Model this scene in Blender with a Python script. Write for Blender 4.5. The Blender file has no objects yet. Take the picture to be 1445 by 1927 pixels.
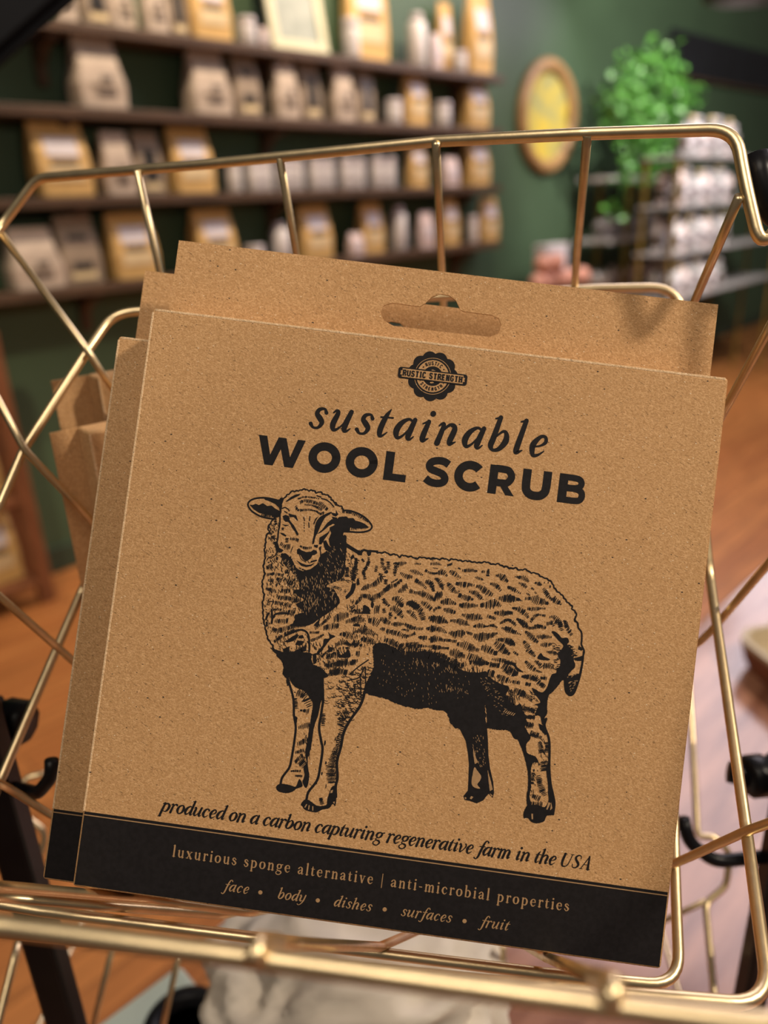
import bpy, bmesh, math, random
import numpy as np
from mathutils import Vector, Matrix, noise
from mathutils.geometry import tessellate_polygon

# ------------------------------------------------------------------ camera
scene = bpy.context.scene
COL = scene.collection
FPX = 1450.0                      # focal length in pixels of the 1445 x 1927 frame
H = 1.51                          # camera height above the floor
PITCH, ROLL = math.radians(22.0), math.radians(2.4)
h_ = np.array([1.0, 0, 0])
g_ = np.array([0, -math.sin(PITCH), -math.cos(PITCH)])
FWD = np.array([0, math.cos(PITCH), -math.sin(PITCH)])
RGT = math.cos(ROLL) * h_ + math.sin(ROLL) * g_
DWN = -math.sin(ROLL) * h_ + math.cos(ROLL) * g_
CAM = np.array([0, 0, H])

def ray(px, py):
    return FWD + (px - 722.5) / FPX * RGT + (py - 963.5) / FPX * DWN

def U(px, py, z):                 # point seen at a pixel, z metres along the optical axis
    return Vector(CAM + z * ray(px, py))

def on_wall(px, py, c):           # vertical planes parallel to the shelf wall: y - x = c
    d = ray(px, py)
    return Vector(CAM + d * (c / (d[1] - d[0])))

def on_level(px, py, z):
    d = ray(px, py)
    return Vector(CAM + d * ((z - H) / d[2]))

cam_data = bpy.data.cameras.new('camera')
cam = bpy.data.objects.new('camera', cam_data)
COL.objects.link(cam)
rot = Matrix((RGT, -DWN, -FWD)).transposed()
cam.matrix_world = Matrix.Translation(CAM) @ rot.to_4x4()
cam_data.sensor_fit = 'VERTICAL'
cam_data.sensor_height = 24.0
cam_data.lens = FPX / 1927.0 * 24.0
cam_data.clip_start = 0.01
cam_data.dof.use_dof = True
cam_data.dof.focus_distance = 0.187
cam_data.dof.aperture_fstop = cam_data.lens / 3.3      # a 3.3 mm wide pupil
scene.camera = cam
scene.view_settings.view_transform = 'Standard'
scene.view_settings.look = 'None'
scene.view_settings.gamma = 1.0
scene.view_settings.use_curve_mapping = False
scene.view_settings.exposure = 0.0

# ------------------------------------------------------------------ light
world = bpy.data.worlds.new('shop_air')
scene.world = world
world.use_nodes = True
world.node_tree.nodes['Background'].inputs[0].default_value = (1.0, 0.93, 0.86, 1)
world.node_tree.nodes['Background'].inputs[1].default_value = 0.07

def area(name, loc, target, size, power, color, sy=None):
    L = bpy.data.lights.new(name, 'AREA')
    L.energy = power; L.color = color
    L.shape = 'RECTANGLE'; L.size = size; L.size_y = sy or size
    o = bpy.data.objects.new(name, L); COL.objects.link(o)
    o.location = loc
    o.rotation_euler = (Vector(target) - Vector(loc)).to_track_quat('-Z', 'Y').to_euler()
    return o

def spot(name, loc, target, power, color, angle, blend=0.6, r=0.06):
    L = bpy.data.lights.new(name, 'SPOT')
    L.energy = power; L.color = color; L.spot_size = math.radians(angle); L.spot_blend = blend
    L.shadow_soft_size = r
    o = bpy.data.objects.new(name, L); COL.objects.link(o)
    o.location = loc
    o.rotation_euler = (Vector(target) - Vector(loc)).to_track_quat('-Z', 'Y').to_euler()
    return o

PACKAT = (0, 0.17, H - 0.08)
area('ceiling_lamp_right', Vector(CAM + 0.18 * FWD + 1.6 * (0.71 * RGT - 0.55 * DWN - 0.44 * FWD)), PACKAT, 0.10, 19, (1.0, 0.84, 0.66))
area('fill_over_basket', (-0.18, -0.28, H + 0.76), PACKAT, 0.45, 4.7, (1.0, 0.86, 0.70))  # added fill light, no visible lamp; brightens the box towards its top
area('ceiling_panel_far', (2.3, 4.5, 4.0), (0.4, 0.8, 0.9), 2.4, 135, (1.0, 0.88, 0.95), 3.6)
for i, (t, pw) in enumerate(((-0.7, 85), (0.1, 98), (0.9, 112))):
    # track lamps washing the wall of shelves: t runs along the wall
    base = Vector((-2.2, 2.2, 0)) + Vector((1, 1, 0)) * (t + 1.6)
    spot('track_lamp', (base.x + 0.50, base.y - 0.50, 3.35), (base.x - 0.08, base.y + 0.08, 1.6), pw, (1.0, 0.80, 0.55), 95)
spot('track_lamp_right', (2.6, 4.0, 3.3), (2.6, 6.9, 1.6), 400, (1.0, 0.93, 0.84), 85)
spot('track_lamp_rack', (2.9, 3.2, 3.2), (2.6, 6.0, 1.2), 130, (1.0, 0.93, 0.92), 60)
spot('track_lamp_floor', (-1.0, 0.9, 3.2), (-0.9, 1.9, 0), 200, (1.0, 0.82, 0.58), 80)
spot('track_lamp_floor', (2.4, 2.6, 3.3), (2.4, 3.6, 0), 290, (1.0, 0.85, 0.68), 90)

# ------------------------------------------------------------------ helpers
def link(o, parent=None):
    COL.objects.link(o)
    if parent is not None:
        o.parent = parent
    return o

def mesh_obj(name, verts, faces, mat, parent=None, smooth=False):
    me = bpy.data.meshes.new(name)
    me.from_pydata([tuple(v) for v in verts], [], faces)
    me.update()
    if mat is not None:
        me.materials.append(mat)
    if smooth:
        for p in me.polygons:
            p.use_smooth = True
    return link(bpy.data.objects.new(name, me), parent)

def bm_obj(name, bm, mat, parent=None, smooth=False):
    me = bpy.data.meshes.new(name)
    bmesh.ops.recalc_face_normals(bm, faces=bm.faces[:])
    bm.to_mesh(me); bm.free()
    me.materials.append(mat)
    if smooth:
        for p in me.polygons:
            p.use_smooth = True
    return link(bpy.data.objects.new(name, me), parent)

def thing(name, label, cat, M=None, group=None):
    o = bpy.data.objects.new(name, None)
    COL.objects.link(o)
    o.empty_display_size = 0.02
    if M is not None:
        o.matrix_world = M
    o['label'] = label; o['category'] = cat
    if group:
        o['group'] = group
    return o

def tag(o, label, cat, group=None):
    o['label'] = label; o['category'] = cat
    if group:
        o['group'] = group
    return o

def struct(o):
    o['kind'] = 'structure'
    return o

def box_bm(bm, x0, x1, y0, y1, z0, z1, bev=0.0, seg=2):
    r = bmesh.ops.create_cube(bm, size=1.0)
    vs = r['verts']
    for v in vs:
        v.co = Vector((x0 + (v.co.x + .5) * (x1 - x0), y0 + (v.co.y + .5) * (y1 - y0), z0 + (v.co.z + .5) * (z1 - z0)))
    if bev > 0:
        es = list({e for v in vs for e in v.link_edges})
        bmesh.ops.bevel(bm, geom=es, offset=bev, segments=seg, affect='EDGES', profile=0.5)

def box(name, dims, mat, parent=None, bev=0.0, seg=2, smooth=False):
    bm = bmesh.new(); box_bm(bm, *dims, bev, seg)
    return bm_obj(name, bm, mat, parent, smooth)

def lathe_bm(bm, prof, n=20, M=None):
    rings = []
    for r, z in prof:
        ring = []
        for i in range(n):
            a = 2 * math.pi * i / n
            p = Vector((r * math.cos(a), r * math.sin(a), z))
            ring.append(bm.verts.new(M @ p if M else p))
        rings.append(ring)
    for a, b in zip(rings, rings[1:]):
        for i in range(n):
            bm.faces.new((a[i], a[(i + 1) % n], b[(i + 1) % n], b[i]))
    bm.faces.new(rings[0][::-1]); bm.faces.new(rings[-1])

def lathe(name, prof, mat, parent=None, n=20, M=None):
    bm = bmesh.new(); lathe_bm(bm, prof, n, M)
    o = bm_obj(name, bm, mat, parent, True)
    return o

def fillet(pts, rf, closed=False, seg=7):
    pts = [Vector(p) for p in pts]
    out = []
    n = len(pts)
    for i, p in enumerate(pts):
        if not closed and i in (0, n - 1):
            out.append(p); continue
        a, b = pts[i - 1], pts[(i + 1) % n]
        da, db = (a - p), (b - p)
        if da.length < 1e-6 or db.length < 1e-6:
            continue
        ang = da.angle(db)
        if ang > math.radians(176):
            out.append(p); continue
        la = min(rf / math.tan(ang / 2) if ang < 3 else rf, da.length * .45, db.length * .45)
        p0, p1 = p + da.normalized() * la, p + db.normalized() * la
        for k in range(seg + 1):
            t = k / seg
            out.append(p0 * (1 - t) ** 2 + p * 2 * t * (1 - t) + p1 * t * t)
    return out

def tube_bm(bm, pts, r, n=12, closed=False):
    pts = [Vector(p) for p in pts]
    N = len(pts)
    rings = []
    up = None
    for i, p in enumerate(pts):
        if closed:
            t = (pts[(i + 1) % N] - pts[i - 1]).normalized()
        else:
            t = (pts[min(i + 1, N - 1)] - pts[max(i - 1, 0)]).normalized()
        if up is None:
            up = t.orthogonal().normalized()
        up = (up - t * up.dot(t)).normalized()
        w = t.cross(up)
        rr = r[i] if isinstance(r, (list, tuple)) else r
        rings.append([bm.verts.new(p + (up * math.cos(2 * math.pi * k / n) + w * math.sin(2 * math.pi * k / n)) * rr) for k in range(n)])
    prs = list(zip(rings, rings[1:])) + ([(rings[-1], rings[0])] if closed else [])
    for a, b in prs:
        for k in range(n):
            bm.faces.new((a[k], a[(k + 1) % n], b[(k + 1) % n], b[k]))
    if not closed:
        bm.faces.new(rings[0][::-1]); bm.faces.new(rings[-1])

def wire(name, pts, r, mat, parent=None, rf=0.008, closed=False, n=14):
    bm = bmesh.new()
    tube_bm(bm, fillet(pts, rf, closed), r, n, closed)
    return bm_obj(name, bm, mat, parent, True)

def ordinal(k):
    return ['first', 'second', 'third', 'fourth', 'fifth', 'sixth', 'seventh', 'eighth', 'ninth', 'tenth', 'eleventh', 'twelfth',
            'thirteenth', 'fourteenth', 'fifteenth', 'sixteenth'][k]

# ------------------------------------------------------------------ materials
def material(name, color, rough=0.6, metal=0.0, var=0.0, scale=30.0, bump=0.0, color2=None, detail=4.0, coat=0.0, spec=0.5, stretch=(1, 1, 1)):
    m = bpy.data.materials.new(name); m.use_nodes = True
    nt = m.node_tree; b = nt.nodes['Principled BSDF']
    b.inputs['Base Color'].default_value = (*color, 1)
    b.inputs['Roughness'].default_value = rough
    b.inputs['Metallic'].default_value = metal
    b.inputs['Specular IOR Level'].default_value = spec
    if coat:
        b.inputs['Coat Weight'].default_value = coat
        b.inputs['Coat Roughness'].default_value = 0.16
    if var or bump or color2:
        tc = nt.nodes.new('ShaderNodeTexCoord'); mp = nt.nodes.new('ShaderNodeMapping')
        mp.inputs['Scale'].default_value = stretch
        nz = nt.nodes.new('ShaderNodeTexNoise'); nz.inputs['Scale'].default_value = scale; nz.inputs['Detail'].default_value = detail
        nt.links.new(tc.outputs['Object'], mp.inputs[0]); nt.links.new(mp.outputs[0], nz.inputs['Vector'])
        if var or color2:
            mx = nt.nodes.new('ShaderNodeMix'); mx.data_type = 'RGBA'
            c2 = color2 or tuple(max(0, c * (1 - var)) for c in color)
            mx.inputs[6].default_value = (*c2, 1); mx.inputs[7].default_value = (*color, 1)
            rp = nt.nodes.new('ShaderNodeValToRGB'); rp.color_ramp.elements[0].position = 0.35; rp.color_ramp.elements[1].position = 0.65
            nt.links.new(nz.outputs['Fac'], rp.inputs[0]); nt.links.new(rp.outputs[0], mx.inputs[0])
            nt.links.new(mx.outputs[2], b.inputs['Base Color'])
        if bump:
            bp = nt.nodes.new('ShaderNodeBump'); bp.inputs['Strength'].default_value = bump; bp.inputs['Distance'].default_value = 0.2 / scale
            nt.links.new(nz.outputs['Fac'], bp.inputs['Height']); nt.links.new(bp.outputs[0], b.inputs['Normal'])
    return m

def kraft_material(name, base):
    m = bpy.data.materials.new(name); m.use_nodes = True
    nt = m.node_tree; N = nt.nodes; L = nt.links; b = N['Principled BSDF']
    b.inputs['Roughness'].default_value = 0.75; b.inputs['Specular IOR Level'].default_value = 0.25
    tc = N.new('ShaderNodeTexCoord')
    def mapping(s, rz=0.0):
        m0 = N.new('ShaderNodeMapping'); m0.inputs['Rotation'].default_value = (0, 0, rz); m0.inputs['Location'].default_value = (rz, rz * 2, 0)
        mp = N.new('ShaderNodeMapping'); mp.inputs['Scale'].default_value = s
        L.new(tc.outputs['Object'], m0.inputs[0]); L.new(m0.outputs[0], mp.inputs[0]); return mp.outputs[0]
    def noise_tex(vec, sc, det=3.0):
        n = N.new('ShaderNodeTexNoise'); n.inputs['Scale'].default_value = sc; n.inputs['Detail'].default_value = det
        L.new(vec, n.inputs['Vector']); return n.outputs['Fac']
    def ramp(src, a, c, lo=0.0, hi=1.0):
        r = N.new('ShaderNodeMapRange'); r.inputs[1].default_value = a; r.inputs[2].default_value = c
        r.inputs[3].default_value = lo; r.inputs[4].default_value = hi
        L.new(src, r.inputs[0]); return r.outputs[0]
    def mix(fac, ca, cb):
        x = N.new('ShaderNodeMix'); x.data_type = 'RGBA'
        L.new(fac, x.inputs[0])
        for s, i in ((ca, 6), (cb, 7)):
            if isinstance(s, tuple): x.inputs[i].default_value = (*s, 1)
            else: L.new(s, x.inputs[i])
        return x.outputs[2]
    dark = tuple(c * f for c, f in zip(base, (0.87, 0.85, 0.82)))
    lite = tuple(min(1, c * f) for c, f in zip(base, (1.18, 1.22, 1.3)))
    fine = noise_tex(mapping((1, 1.3, 1), 0.1), 1900, 5)
    soft = noise_tex(mapping((1, 1.4, 1)), 60, 3)
    c = mix(ramp(fine, 0.36, 0.64), dark, lite)
    c = mix(ramp(soft, 0.3, 0.75, 0, 0.35), c, tuple(x * 0.9 for x in base))
    # short pale fibres in two directions
    for k, (rz, s) in enumerate(((0.15, (1, 5.5, 1)), (1.2, (1, 5.5, 1)), (-0.6, (1, 5.5, 1)), (0.65, (1, 5.5, 1)))):
        f = noise_tex(mapping(s, rz), 760 + 90 * k, 1.0)
        c = mix(ramp(f, 0.63, 0.68, 0, 0.72), c, tuple(min(1, x * y) for x, y in zip(base, (1.45, 1.6, 1.9))))
    f = noise_tex(mapping((1, 4, 1), 0.5), 760, 1.0)
    c = mix(ramp(f, 0.325, 0.27, 0, 0.75), c, tuple(x * 0.42 for x in base))
    # sparse dark and pale specks
    def specks(sc, cut, col, seed):
        nonlocal c
        v = N.new('ShaderNodeTexVoronoi'); v.inputs['Scale'].default_value = sc
        mp = N.new('ShaderNodeMapping'); mp.inputs['Location'].default_value = (seed, seed * 2, 0); mp.inputs['Scale'].default_value = (1, 1.7, 1)
        mp.inputs['Rotation'].default_value = (0, 0, seed)
        L.new(tc.outputs['Object'], mp.inputs[0]); L.new(mp.outputs[0], v.inputs['Vector'])
        sep = N.new('ShaderNodeSeparateColor'); L.new(v.outputs['Color'], sep.inputs[0])
        near = N.new('ShaderNodeMath'); near.operation = 'LESS_THAN'; near.inputs[1].default_value = 0.17; L.new(v.outputs['Distance'], near.inputs[0])
        pick = N.new('ShaderNodeMath'); pick.operation = 'LESS_THAN'; pick.inputs[1].default_value = cut; L.new(sep.outputs[0], pick.inputs[0])
        mul = N.new('ShaderNodeMath'); mul.operation = 'MULTIPLY'; L.new(near.outputs[0], mul.inputs[0]); L.new(pick.outputs[0], mul.inputs[1])
        c = mix(mul.outputs[0], c, col)
    specks(1000, 0.05, (0.05, 0.03, 0.02), 0.3)
    specks(1100, 0.045, (0.85, 0.74, 0.56), 0.9)
    specks(620, 0.03, (0.04, 0.03, 0.025), 1.7)
    L.new(c, b.inputs['Base Color'])
    bp = N.new('ShaderNodeBump'); bp.inputs['Strength'].default_value = 0.25; bp.inputs['Distance'].default_value = 0.0002
    L.new(fine, bp.inputs['Height']); L.new(bp.outputs[0], b.inputs['Normal'])
    return m

M_KRAFT = kraft_material('kraft_board', (0.505, 0.288, 0.125))
M_INK = material('black_ink', (0.012, 0.0105, 0.012), 0.7, var=0.35, scale=900, bump=0.1, spec=0.25)
M_GOLD = material('brushed_gold_wire', (0.88, 0.70, 0.42), 0.38, 1.0, var=0.14, scale=160, bump=0.08)
M_BLACK = material('black_painted_steel', (0.009, 0.009, 0.011), 0.36, 0.0, var=0.3, scale=60, bump=0.04, spec=0.2)
M_WALL = material('green_wall_paint', (0.062, 0.108, 0.058), 0.55, var=0.12, scale=3, bump=0.02)
M_SHELF = material('dark_stained_shelf_wood', (0.10, 0.055, 0.030), 0.5, var=0.4, scale=9, bump=0.05, stretch=(1, 8, 8))
M_RACKWOOD = material('warm_brown_wood', (0.23, 0.085, 0.035), 0.45, var=0.4, scale=8, bump=0.05, stretch=(8, 8, 1))
M_PAPER = material('bleached_paper_bag', (0.56, 0.45, 0.365), 0.7, var=0.22, scale=14, bump=0.08)
M_KBAG = material('golden_kraft_bag', (0.70, 0.44, 0.16), 0.65, var=0.15, scale=14, bump=0.06)
M_GBAG = material('grey_brown_bag', (0.34, 0.26, 0.19), 0.6, var=0.2, scale=14, bump=0.06)
M_LABEL = material('lilac_white_label', (0.66, 0.60, 0.64), 0.5, var=0.1, scale=30)
M_CREAM = material('cream_label', (0.74, 0.58, 0.34), 0.5, var=0.1, scale=30)
M_WINDOW = material('dark_bag_window', (0.05, 0.048, 0.05), 0.15, var=0.4, scale=22)
M_PRINT = material('brown_black_print', (0.10, 0.075, 0.06), 0.6)
M_WHITE = material('white_plastic', (0.70, 0.66, 0.68), 0.35, var=0.06, scale=20)
M_PINKW = material('pinkish_white_pouch', (0.66, 0.52, 0.50), 0.5, var=0.1, scale=20)
M_LEAF = material('bright_green_leaf', (0.14, 0.38, 0.06), 0.4, color2=(0.06, 0.23, 0.035), scale=12)
M_BRASS = material('brass_post', (0.42, 0.29, 0.07), 0.35, 0.7, var=0.2, scale=20)
M_RACKW = material('white_painted_shelf', (0.62, 0.58, 0.58), 0.45, var=0.08, scale=10)
M_CHALK = material('chalkboard_black', (0.012, 0.013, 0.018), 0.7, var=0.3, scale=6)
# ------------------------------------------------------------------ setting
C_SHELF, C_WALL = 4.40, 4.683
A_ = Vector((1, 1, 0)).normalized()        # along the wall, to the right
N_ = Vector((1, -1, 0)).normalized()       # out of the wall, towards the camera
RZ45 = math.radians(45)

def wall_frame(p):                          # local x along the wall, -y towards the camera
    return Matrix.Translation(p) @ Matrix.Rotation(RZ45, 4, 'Z')

def plank_material(name, c1, c2, rough, rz, width, coat=0.0):
    m = bpy.data.materials.new(name); m.use_nodes = True
    nt = m.node_tree; N = nt.nodes; L = nt.links; b = N['Principled BSDF']
    tc = N.new('ShaderNodeTexCoord'); mp = N.new('ShaderNodeMapping'); mp.inputs['Rotation'].default_value = (0, 0, rz)
    L.new(tc.outputs['Object'], mp.inputs[0])
    br = N.new('ShaderNodeTexBrick'); br.inputs['Scale'].default_value = 1.0
    br.inputs['Brick Width'].default_value = 1.1; br.inputs['Row Height'].default_value = width
    br.inputs['Mortar Size'].default_value = 0.0018; br.inputs['Mortar'].default_value = (*[c * 0.35 for c in c2], 1)
    br.inputs['Color1'].default_value = (*c1, 1); br.inputs['Color2'].default_value = (*c2, 1)
    L.new(mp.outputs[0], br.inputs['Vector'])
    m2 = N.new('ShaderNodeMapping'); m2.inputs['Scale'].default_value = (1.2, 14, 1); L.new(mp.outputs[0], m2.inputs[0])
    nz = N.new('ShaderNodeTexNoise'); nz.inputs['Scale'].default_value = 3.0; nz.inputs['Detail'].default_value = 6
    L.new(m2.outputs[0], nz.inputs['Vector'])
    mx = N.new('ShaderNodeMix'); mx.data_type = 'RGBA'; mx.blend_type = 'MULTIPLY'; mx.inputs[0].default_value = 0.75
    rp = N.new('ShaderNodeValToRGB'); rp.color_ramp.elements[0].position = 0.3; rp.color_ramp.elements[0].color = (0.5, 0.46, 0.42, 1)
    rp.color_ramp.elements[1].position = 0.7; rp.color_ramp.elements[1].color = (1.15, 1.1, 1.05, 1)
    L.new(nz.outputs['Fac'], rp.inputs[0]); L.new(br.outputs['Color'], mx.inputs[6]); L.new(rp.outputs[0], mx.inputs[7])
    L.new(mx.outputs[2], b.inputs['Base Color'])
    b.inputs['Roughness'].default_value = rough
    if coat:
        b.inputs['Coat Weight'].default_value = coat; b.inputs['Coat Roughness'].default_value = 0.2
    return m

M_FLOOR = plank_material('orange_oak_floor', (0.46, 0.185, 0.055), (0.36, 0.13, 0.038), 0.42, -RZ45, 0.085)
floor = struct(box('floor', (-7, 11, -3, 14, -0.05, 0), M_FLOOR))
w = box('wall_back', (-5, 12, 0, 0.1, 0, 3.6), M_WALL)
w.matrix_world = wall_frame((-C_WALL / 2, C_WALL / 2, 0)); struct(w)
M_BASE = material('dark_green_baseboard', (0.035, 0.06, 0.038), 0.5)
b_ = box('baseboard_back', (-5, 12, -0.015, 0, 0, 0.12), M_BASE, bev=0.004)
b_.matrix_world = wall_frame((-C_WALL / 2, C_WALL / 2, 0)); struct(b_)

# glossy red-brown table top on the right, its far edge parallel to the wall
def table():
    zt = H - 0.52
    e = on_level(1384, 1106, zt)
    m = bpy.data.materials.new('polished_red_brown_table'); m.use_nodes = True
    nt = m.node_tree; N = nt.nodes; L = nt.links; b = N['Principled BSDF']
    tc = N.new('ShaderNodeTexCoord'); mp = N.new('ShaderNodeMapping'); mp.inputs['Scale'].default_value = (2.0, 11, 1); mp.inputs['Rotation'].default_value = (0, 0, 0.5)
    nz = N.new('ShaderNodeTexNoise'); nz.inputs['Scale'].default_value = 4.0; nz.inputs['Detail'].default_value = 5
    L.new(tc.outputs['Object'], mp.inputs[0]); L.new(mp.outputs[0], nz.inputs['Vector'])
    rp = N.new('ShaderNodeValToRGB')
    rp.color_ramp.elements[0].position = 0.32; rp.color_ramp.elements[0].color = (0.20, 0.07, 0.035, 1)
    rp.color_ramp.elements[1].position = 0.72; rp.color_ramp.elements[1].color = (0.55, 0.27, 0.17, 1)
    L.new(nz.outputs['Fac'], rp.inputs[0]); L.new(rp.outputs[0], b.inputs['Base Color'])
    b.inputs['Roughness'].default_value = 0.6; b.inputs['Specular IOR Level'].default_value = 0.2
    b.inputs['Coat Weight'].default_value = 1.0; b.inputs['Coat Roughness'].default_value = 0.15; b.inputs['Coat IOR'].default_value = 1.55
    t = thing('display_table', 'polished red-brown wooden table under the gold basket stand', 'table', wall_frame((e.x, e.y, 0)))
    box('tabletop', (-1.15, 0.8, -1.5, 0, zt - 0.035, zt), m, t, bev=0.006)
    for x in (-1.08, 0.73):
        for y in (-1.43, -0.07):
            box('leg', (x - .035, x + .035, y - .035, y + .035, 0.0, zt - 0.036), M_RACKWOOD, t, bev=0.004)
    return zt
Z_TABLE = table()
# ------------------------------------------------------------------ shelves on the wall
SHELF_Z = [2.17, 1.885, 1.57, 1.24]
SHELF_NAME = ['top', 'second', 'third', 'lowest']
T_END = 1.19                                # right end of the boards, metres along the wall from its foot point
WALL0 = Vector((-C_WALL / 2, C_WALL / 2, 0))
t_right = (on_wall(946, 240, C_SHELF) - WALL0).dot(A_)
t_left = (on_wall(-160, 240, C_SHELF) - WALL0).dot(A_)
for k, z in enumerate(SHELF_Z):
    s = thing('wall_shelf', 'dark wooden wall shelf, %s of the four that carry the paper bags' % SHELF_NAME[k], 'shelf', wall_frame((WALL0.x, WALL0.y, z)), 'wall shelves')
    box('board', (t_left, t_right, -0.2, -0.001, -0.038, 0.0), M_SHELF, s, bev=0.003)
    for tt in (t_left + 0.55, t_left + 1.6, t_right - 0.25):
        bm = bmesh.new()
        prof = [(-0.001, -0.039), (-0.17, -0.039), (-0.17, -0.06), (-0.10, -0.075), (-0.04, -0.13), (-0.035, -0.2), (-0.001, -0.2)]
        va = [bm.verts.new((tt - 0.018, y, zz)) for y, zz in prof]; vb = [bm.verts.new((tt + 0.018, y, zz)) for y, zz in prof]
        bm.faces.new(va); bm.faces.new(vb[::-1])
        for i in range(len(prof)):
            j = (i + 1) % len(prof)
            bm.faces.new((va[i], va[j], vb[j], vb[i]))
        bm_obj('bracket', bm, M_SHELF, s)

def bag_body(name, w, d, hgt, mat, parent, top=0.1, bulge=1.06, flare=1.0):
    # gusseted paper bag: lofted rounded sections, pinched flat at the top
    bm = bmesh.new(); rings = []
    secs = [(0.0, 0.96, 0.96), (0.02, 1, 1), (0.35, bulge * 0.98, bulge), (0.62, 1.0 * flare, 0.86), (0.82, 0.98 * flare, 0.45), (0.93, 0.96 * flare, top), (1.0, 0.95 * flare, top * 0.8)]
    for zf, fx, fy in secs:
        ring = []
        for sx, sy in ((-1, -1), (1, -1), (1, 1), (-1, 1)):
            for ax, ay in (((0.0, 0.10), (0.05, 0.0)) if sx * sy > 0 else ((0.05, 0.0), (0.0, 0.10))):
                ring.append(bm.verts.new((sx * w / 2 * fx * (1 - ax * 2), sy * d / 2 * fy * (1 - ay * 2), zf * hgt)))
        rings.append(ring)
    n = len(rings[0])
    for a, b in zip(rings, rings[1:]):
        for i in range(n):
            bm.faces.new((a[i], a[(i + 1) % n], b[(i + 1) % n], b[i]))
    bm.faces.new(rings[0][::-1]); bm.faces.new(rings[-1])
    return bm_obj(name, bm, mat, parent, False)

def panel(name, w, hgt, z0, y, mat, parent, x=0.0, lean=0.0, z1y=None):
    # a thin printed or glued panel standing just proud of the bag's front
    y1 = y if z1y is None else z1y
    bm = bmesh.new()
    vs = [(x - w / 2, y, z0), (x + w / 2, y, z0), (x + w / 2, y1, z0 + hgt), (x - w / 2, y1, z0 + hgt)]
    a = [bm.verts.new(v) for v in vs]; b = [bm.verts.new((v[0], v[1] + 0.002, v[2])) for v in vs]
    bm.faces.new(a); bm.faces.new(b[::-1])
    for i in range(4):
        bm.faces.new((a[i], b[i], b[(i + 1) % 4], a[(i + 1) % 4]))
    return bm_obj(name, bm, mat, parent)

def front_y(d, zf):                          # the bag front's y at a height fraction
    pts = [(0, .96), (.02, 1), (.35, 1.06), (.62, .86), (.82, .45), (1, .1)]
    for (a, fa), (b, fb) in zip(pts, pts[1:]):
        if zf <= b:
            return -d / 2 * (fa + (fb - fa) * (zf - a) / (b - a))
    return -d / 2 * .1

def add_panel(name, w, z0f, z1f, hgt, d, mat, root, off=0.004, x=0.0):
    return panel(name, w, (z1f - z0f) * hgt, z0f * hgt, front_y(d, z0f) - off, mat, root, x, 0, front_y(d, z1f) - off)

def make_item(kind, w, hgt, root, depth=0.12):
    d = 0.42 * w
    if kind in 'KGWD':
        d = min(0.5 * w, depth)
    if kind == 'K':        # golden kraft bag, white label above a cream band
        bag_body('bag_body', w, d, hgt, M_KBAG, root, top=0.25, flare=1.0)
        add_panel('label', w * .62, .55, .80, hgt, d, M_LABEL, root)
        add_panel('label_band', w * .7, .22, .42, hgt, d, M_CREAM, root)
        add_panel('print', w * .5, .44, .50, hgt, d, M_PRINT, root)
        panel('top_fold', w * .93, hgt * .07, hgt * .93, -d * .12, M_KBAG, root)
    elif kind == 'W':      # bleached paper bag with dark printing
        bag_body('bag_body', w, d, hgt, M_PAPER, root, top=0.3, flare=0.86)
        for k, (z0, z1, ww, x) in enumerate(((.18, .25, .4, .06), (.30, .34, .5, 0), (.38, .46, .22, .1))):
            add_panel('print', w * ww, z0, z1, hgt, d, M_PRINT if k != 1 else M_GBAG, root, x=w * x)
        panel('top_fold', w * .8, hgt * .06, hgt * .93, -d * .16, M_PAPER, root)
    elif kind == 'D':      # grey-brown bag with a dark window
        bag_body('bag_body', w, d, hgt, M_GBAG, root, top=0.3, flare=0.95)
        add_panel('window', w * .5, .22, .72, hgt, d, M_WINDOW, root)
        add_panel('label', w * .62, .08, .18, hgt, d, M_CREAM, root)
        panel('top_fold', w * .9, hgt * .06, hgt * .93, -d * .16, M_GBAG, root)
    elif kind == 'J':      # white jar with a lid
        r = w / 2
        lathe('jar_body', [(r * .9, 0), (r, hgt * .05), (r, hgt * .68), (r * .92, hgt * .76)], M_WHITE, root)
        lathe('lid', [(r * .97, hgt * .765), (r * 1.0, hgt * .78), (r * 1.0, hgt * .97), (r * .95, hgt)], M_LABEL, root)
    elif kind == 'P':      # small pinkish pouch
        bag_body('pouch_body', w, d, hgt, M_PINKW, root, top=0.2, flare=0.95)
        add_panel('label', w * .6, .3, .62, hgt, d, M_LABEL, root)
    elif kind == 'T':      # tall tube
        r = w / 2
        lathe('tube_body', [(r * .9, 0), (r, hgt * .03), (r, hgt * .8), (r * .7, hgt * .86)], M_WHITE, root)
        lathe('cap', [(r * .62, hgt * .865), (r * .62, hgt * .99), (r * .55, hgt)], M_LABEL, root)

KIND = {'K': ('kraft_bag', 'golden kraft bag with a pale label', 'bag', 'golden kraft bags'),
        'W': ('paper_bag', 'off-white paper bag with dark print', 'bag', 'off-white paper bags'),
        'D': ('window_bag', 'grey-brown bag with a dark window', 'bag', 'grey-brown window bags'),
        'J': ('jar', 'small white lidded jar', 'jar', 'small white jars'),
        'P': ('pouch', 'small pinkish white pouch', 'pouch', 'small pinkish pouches'),
        'T': ('tube', 'tall white capped tube', 'tube', 'white tubes')}
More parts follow.
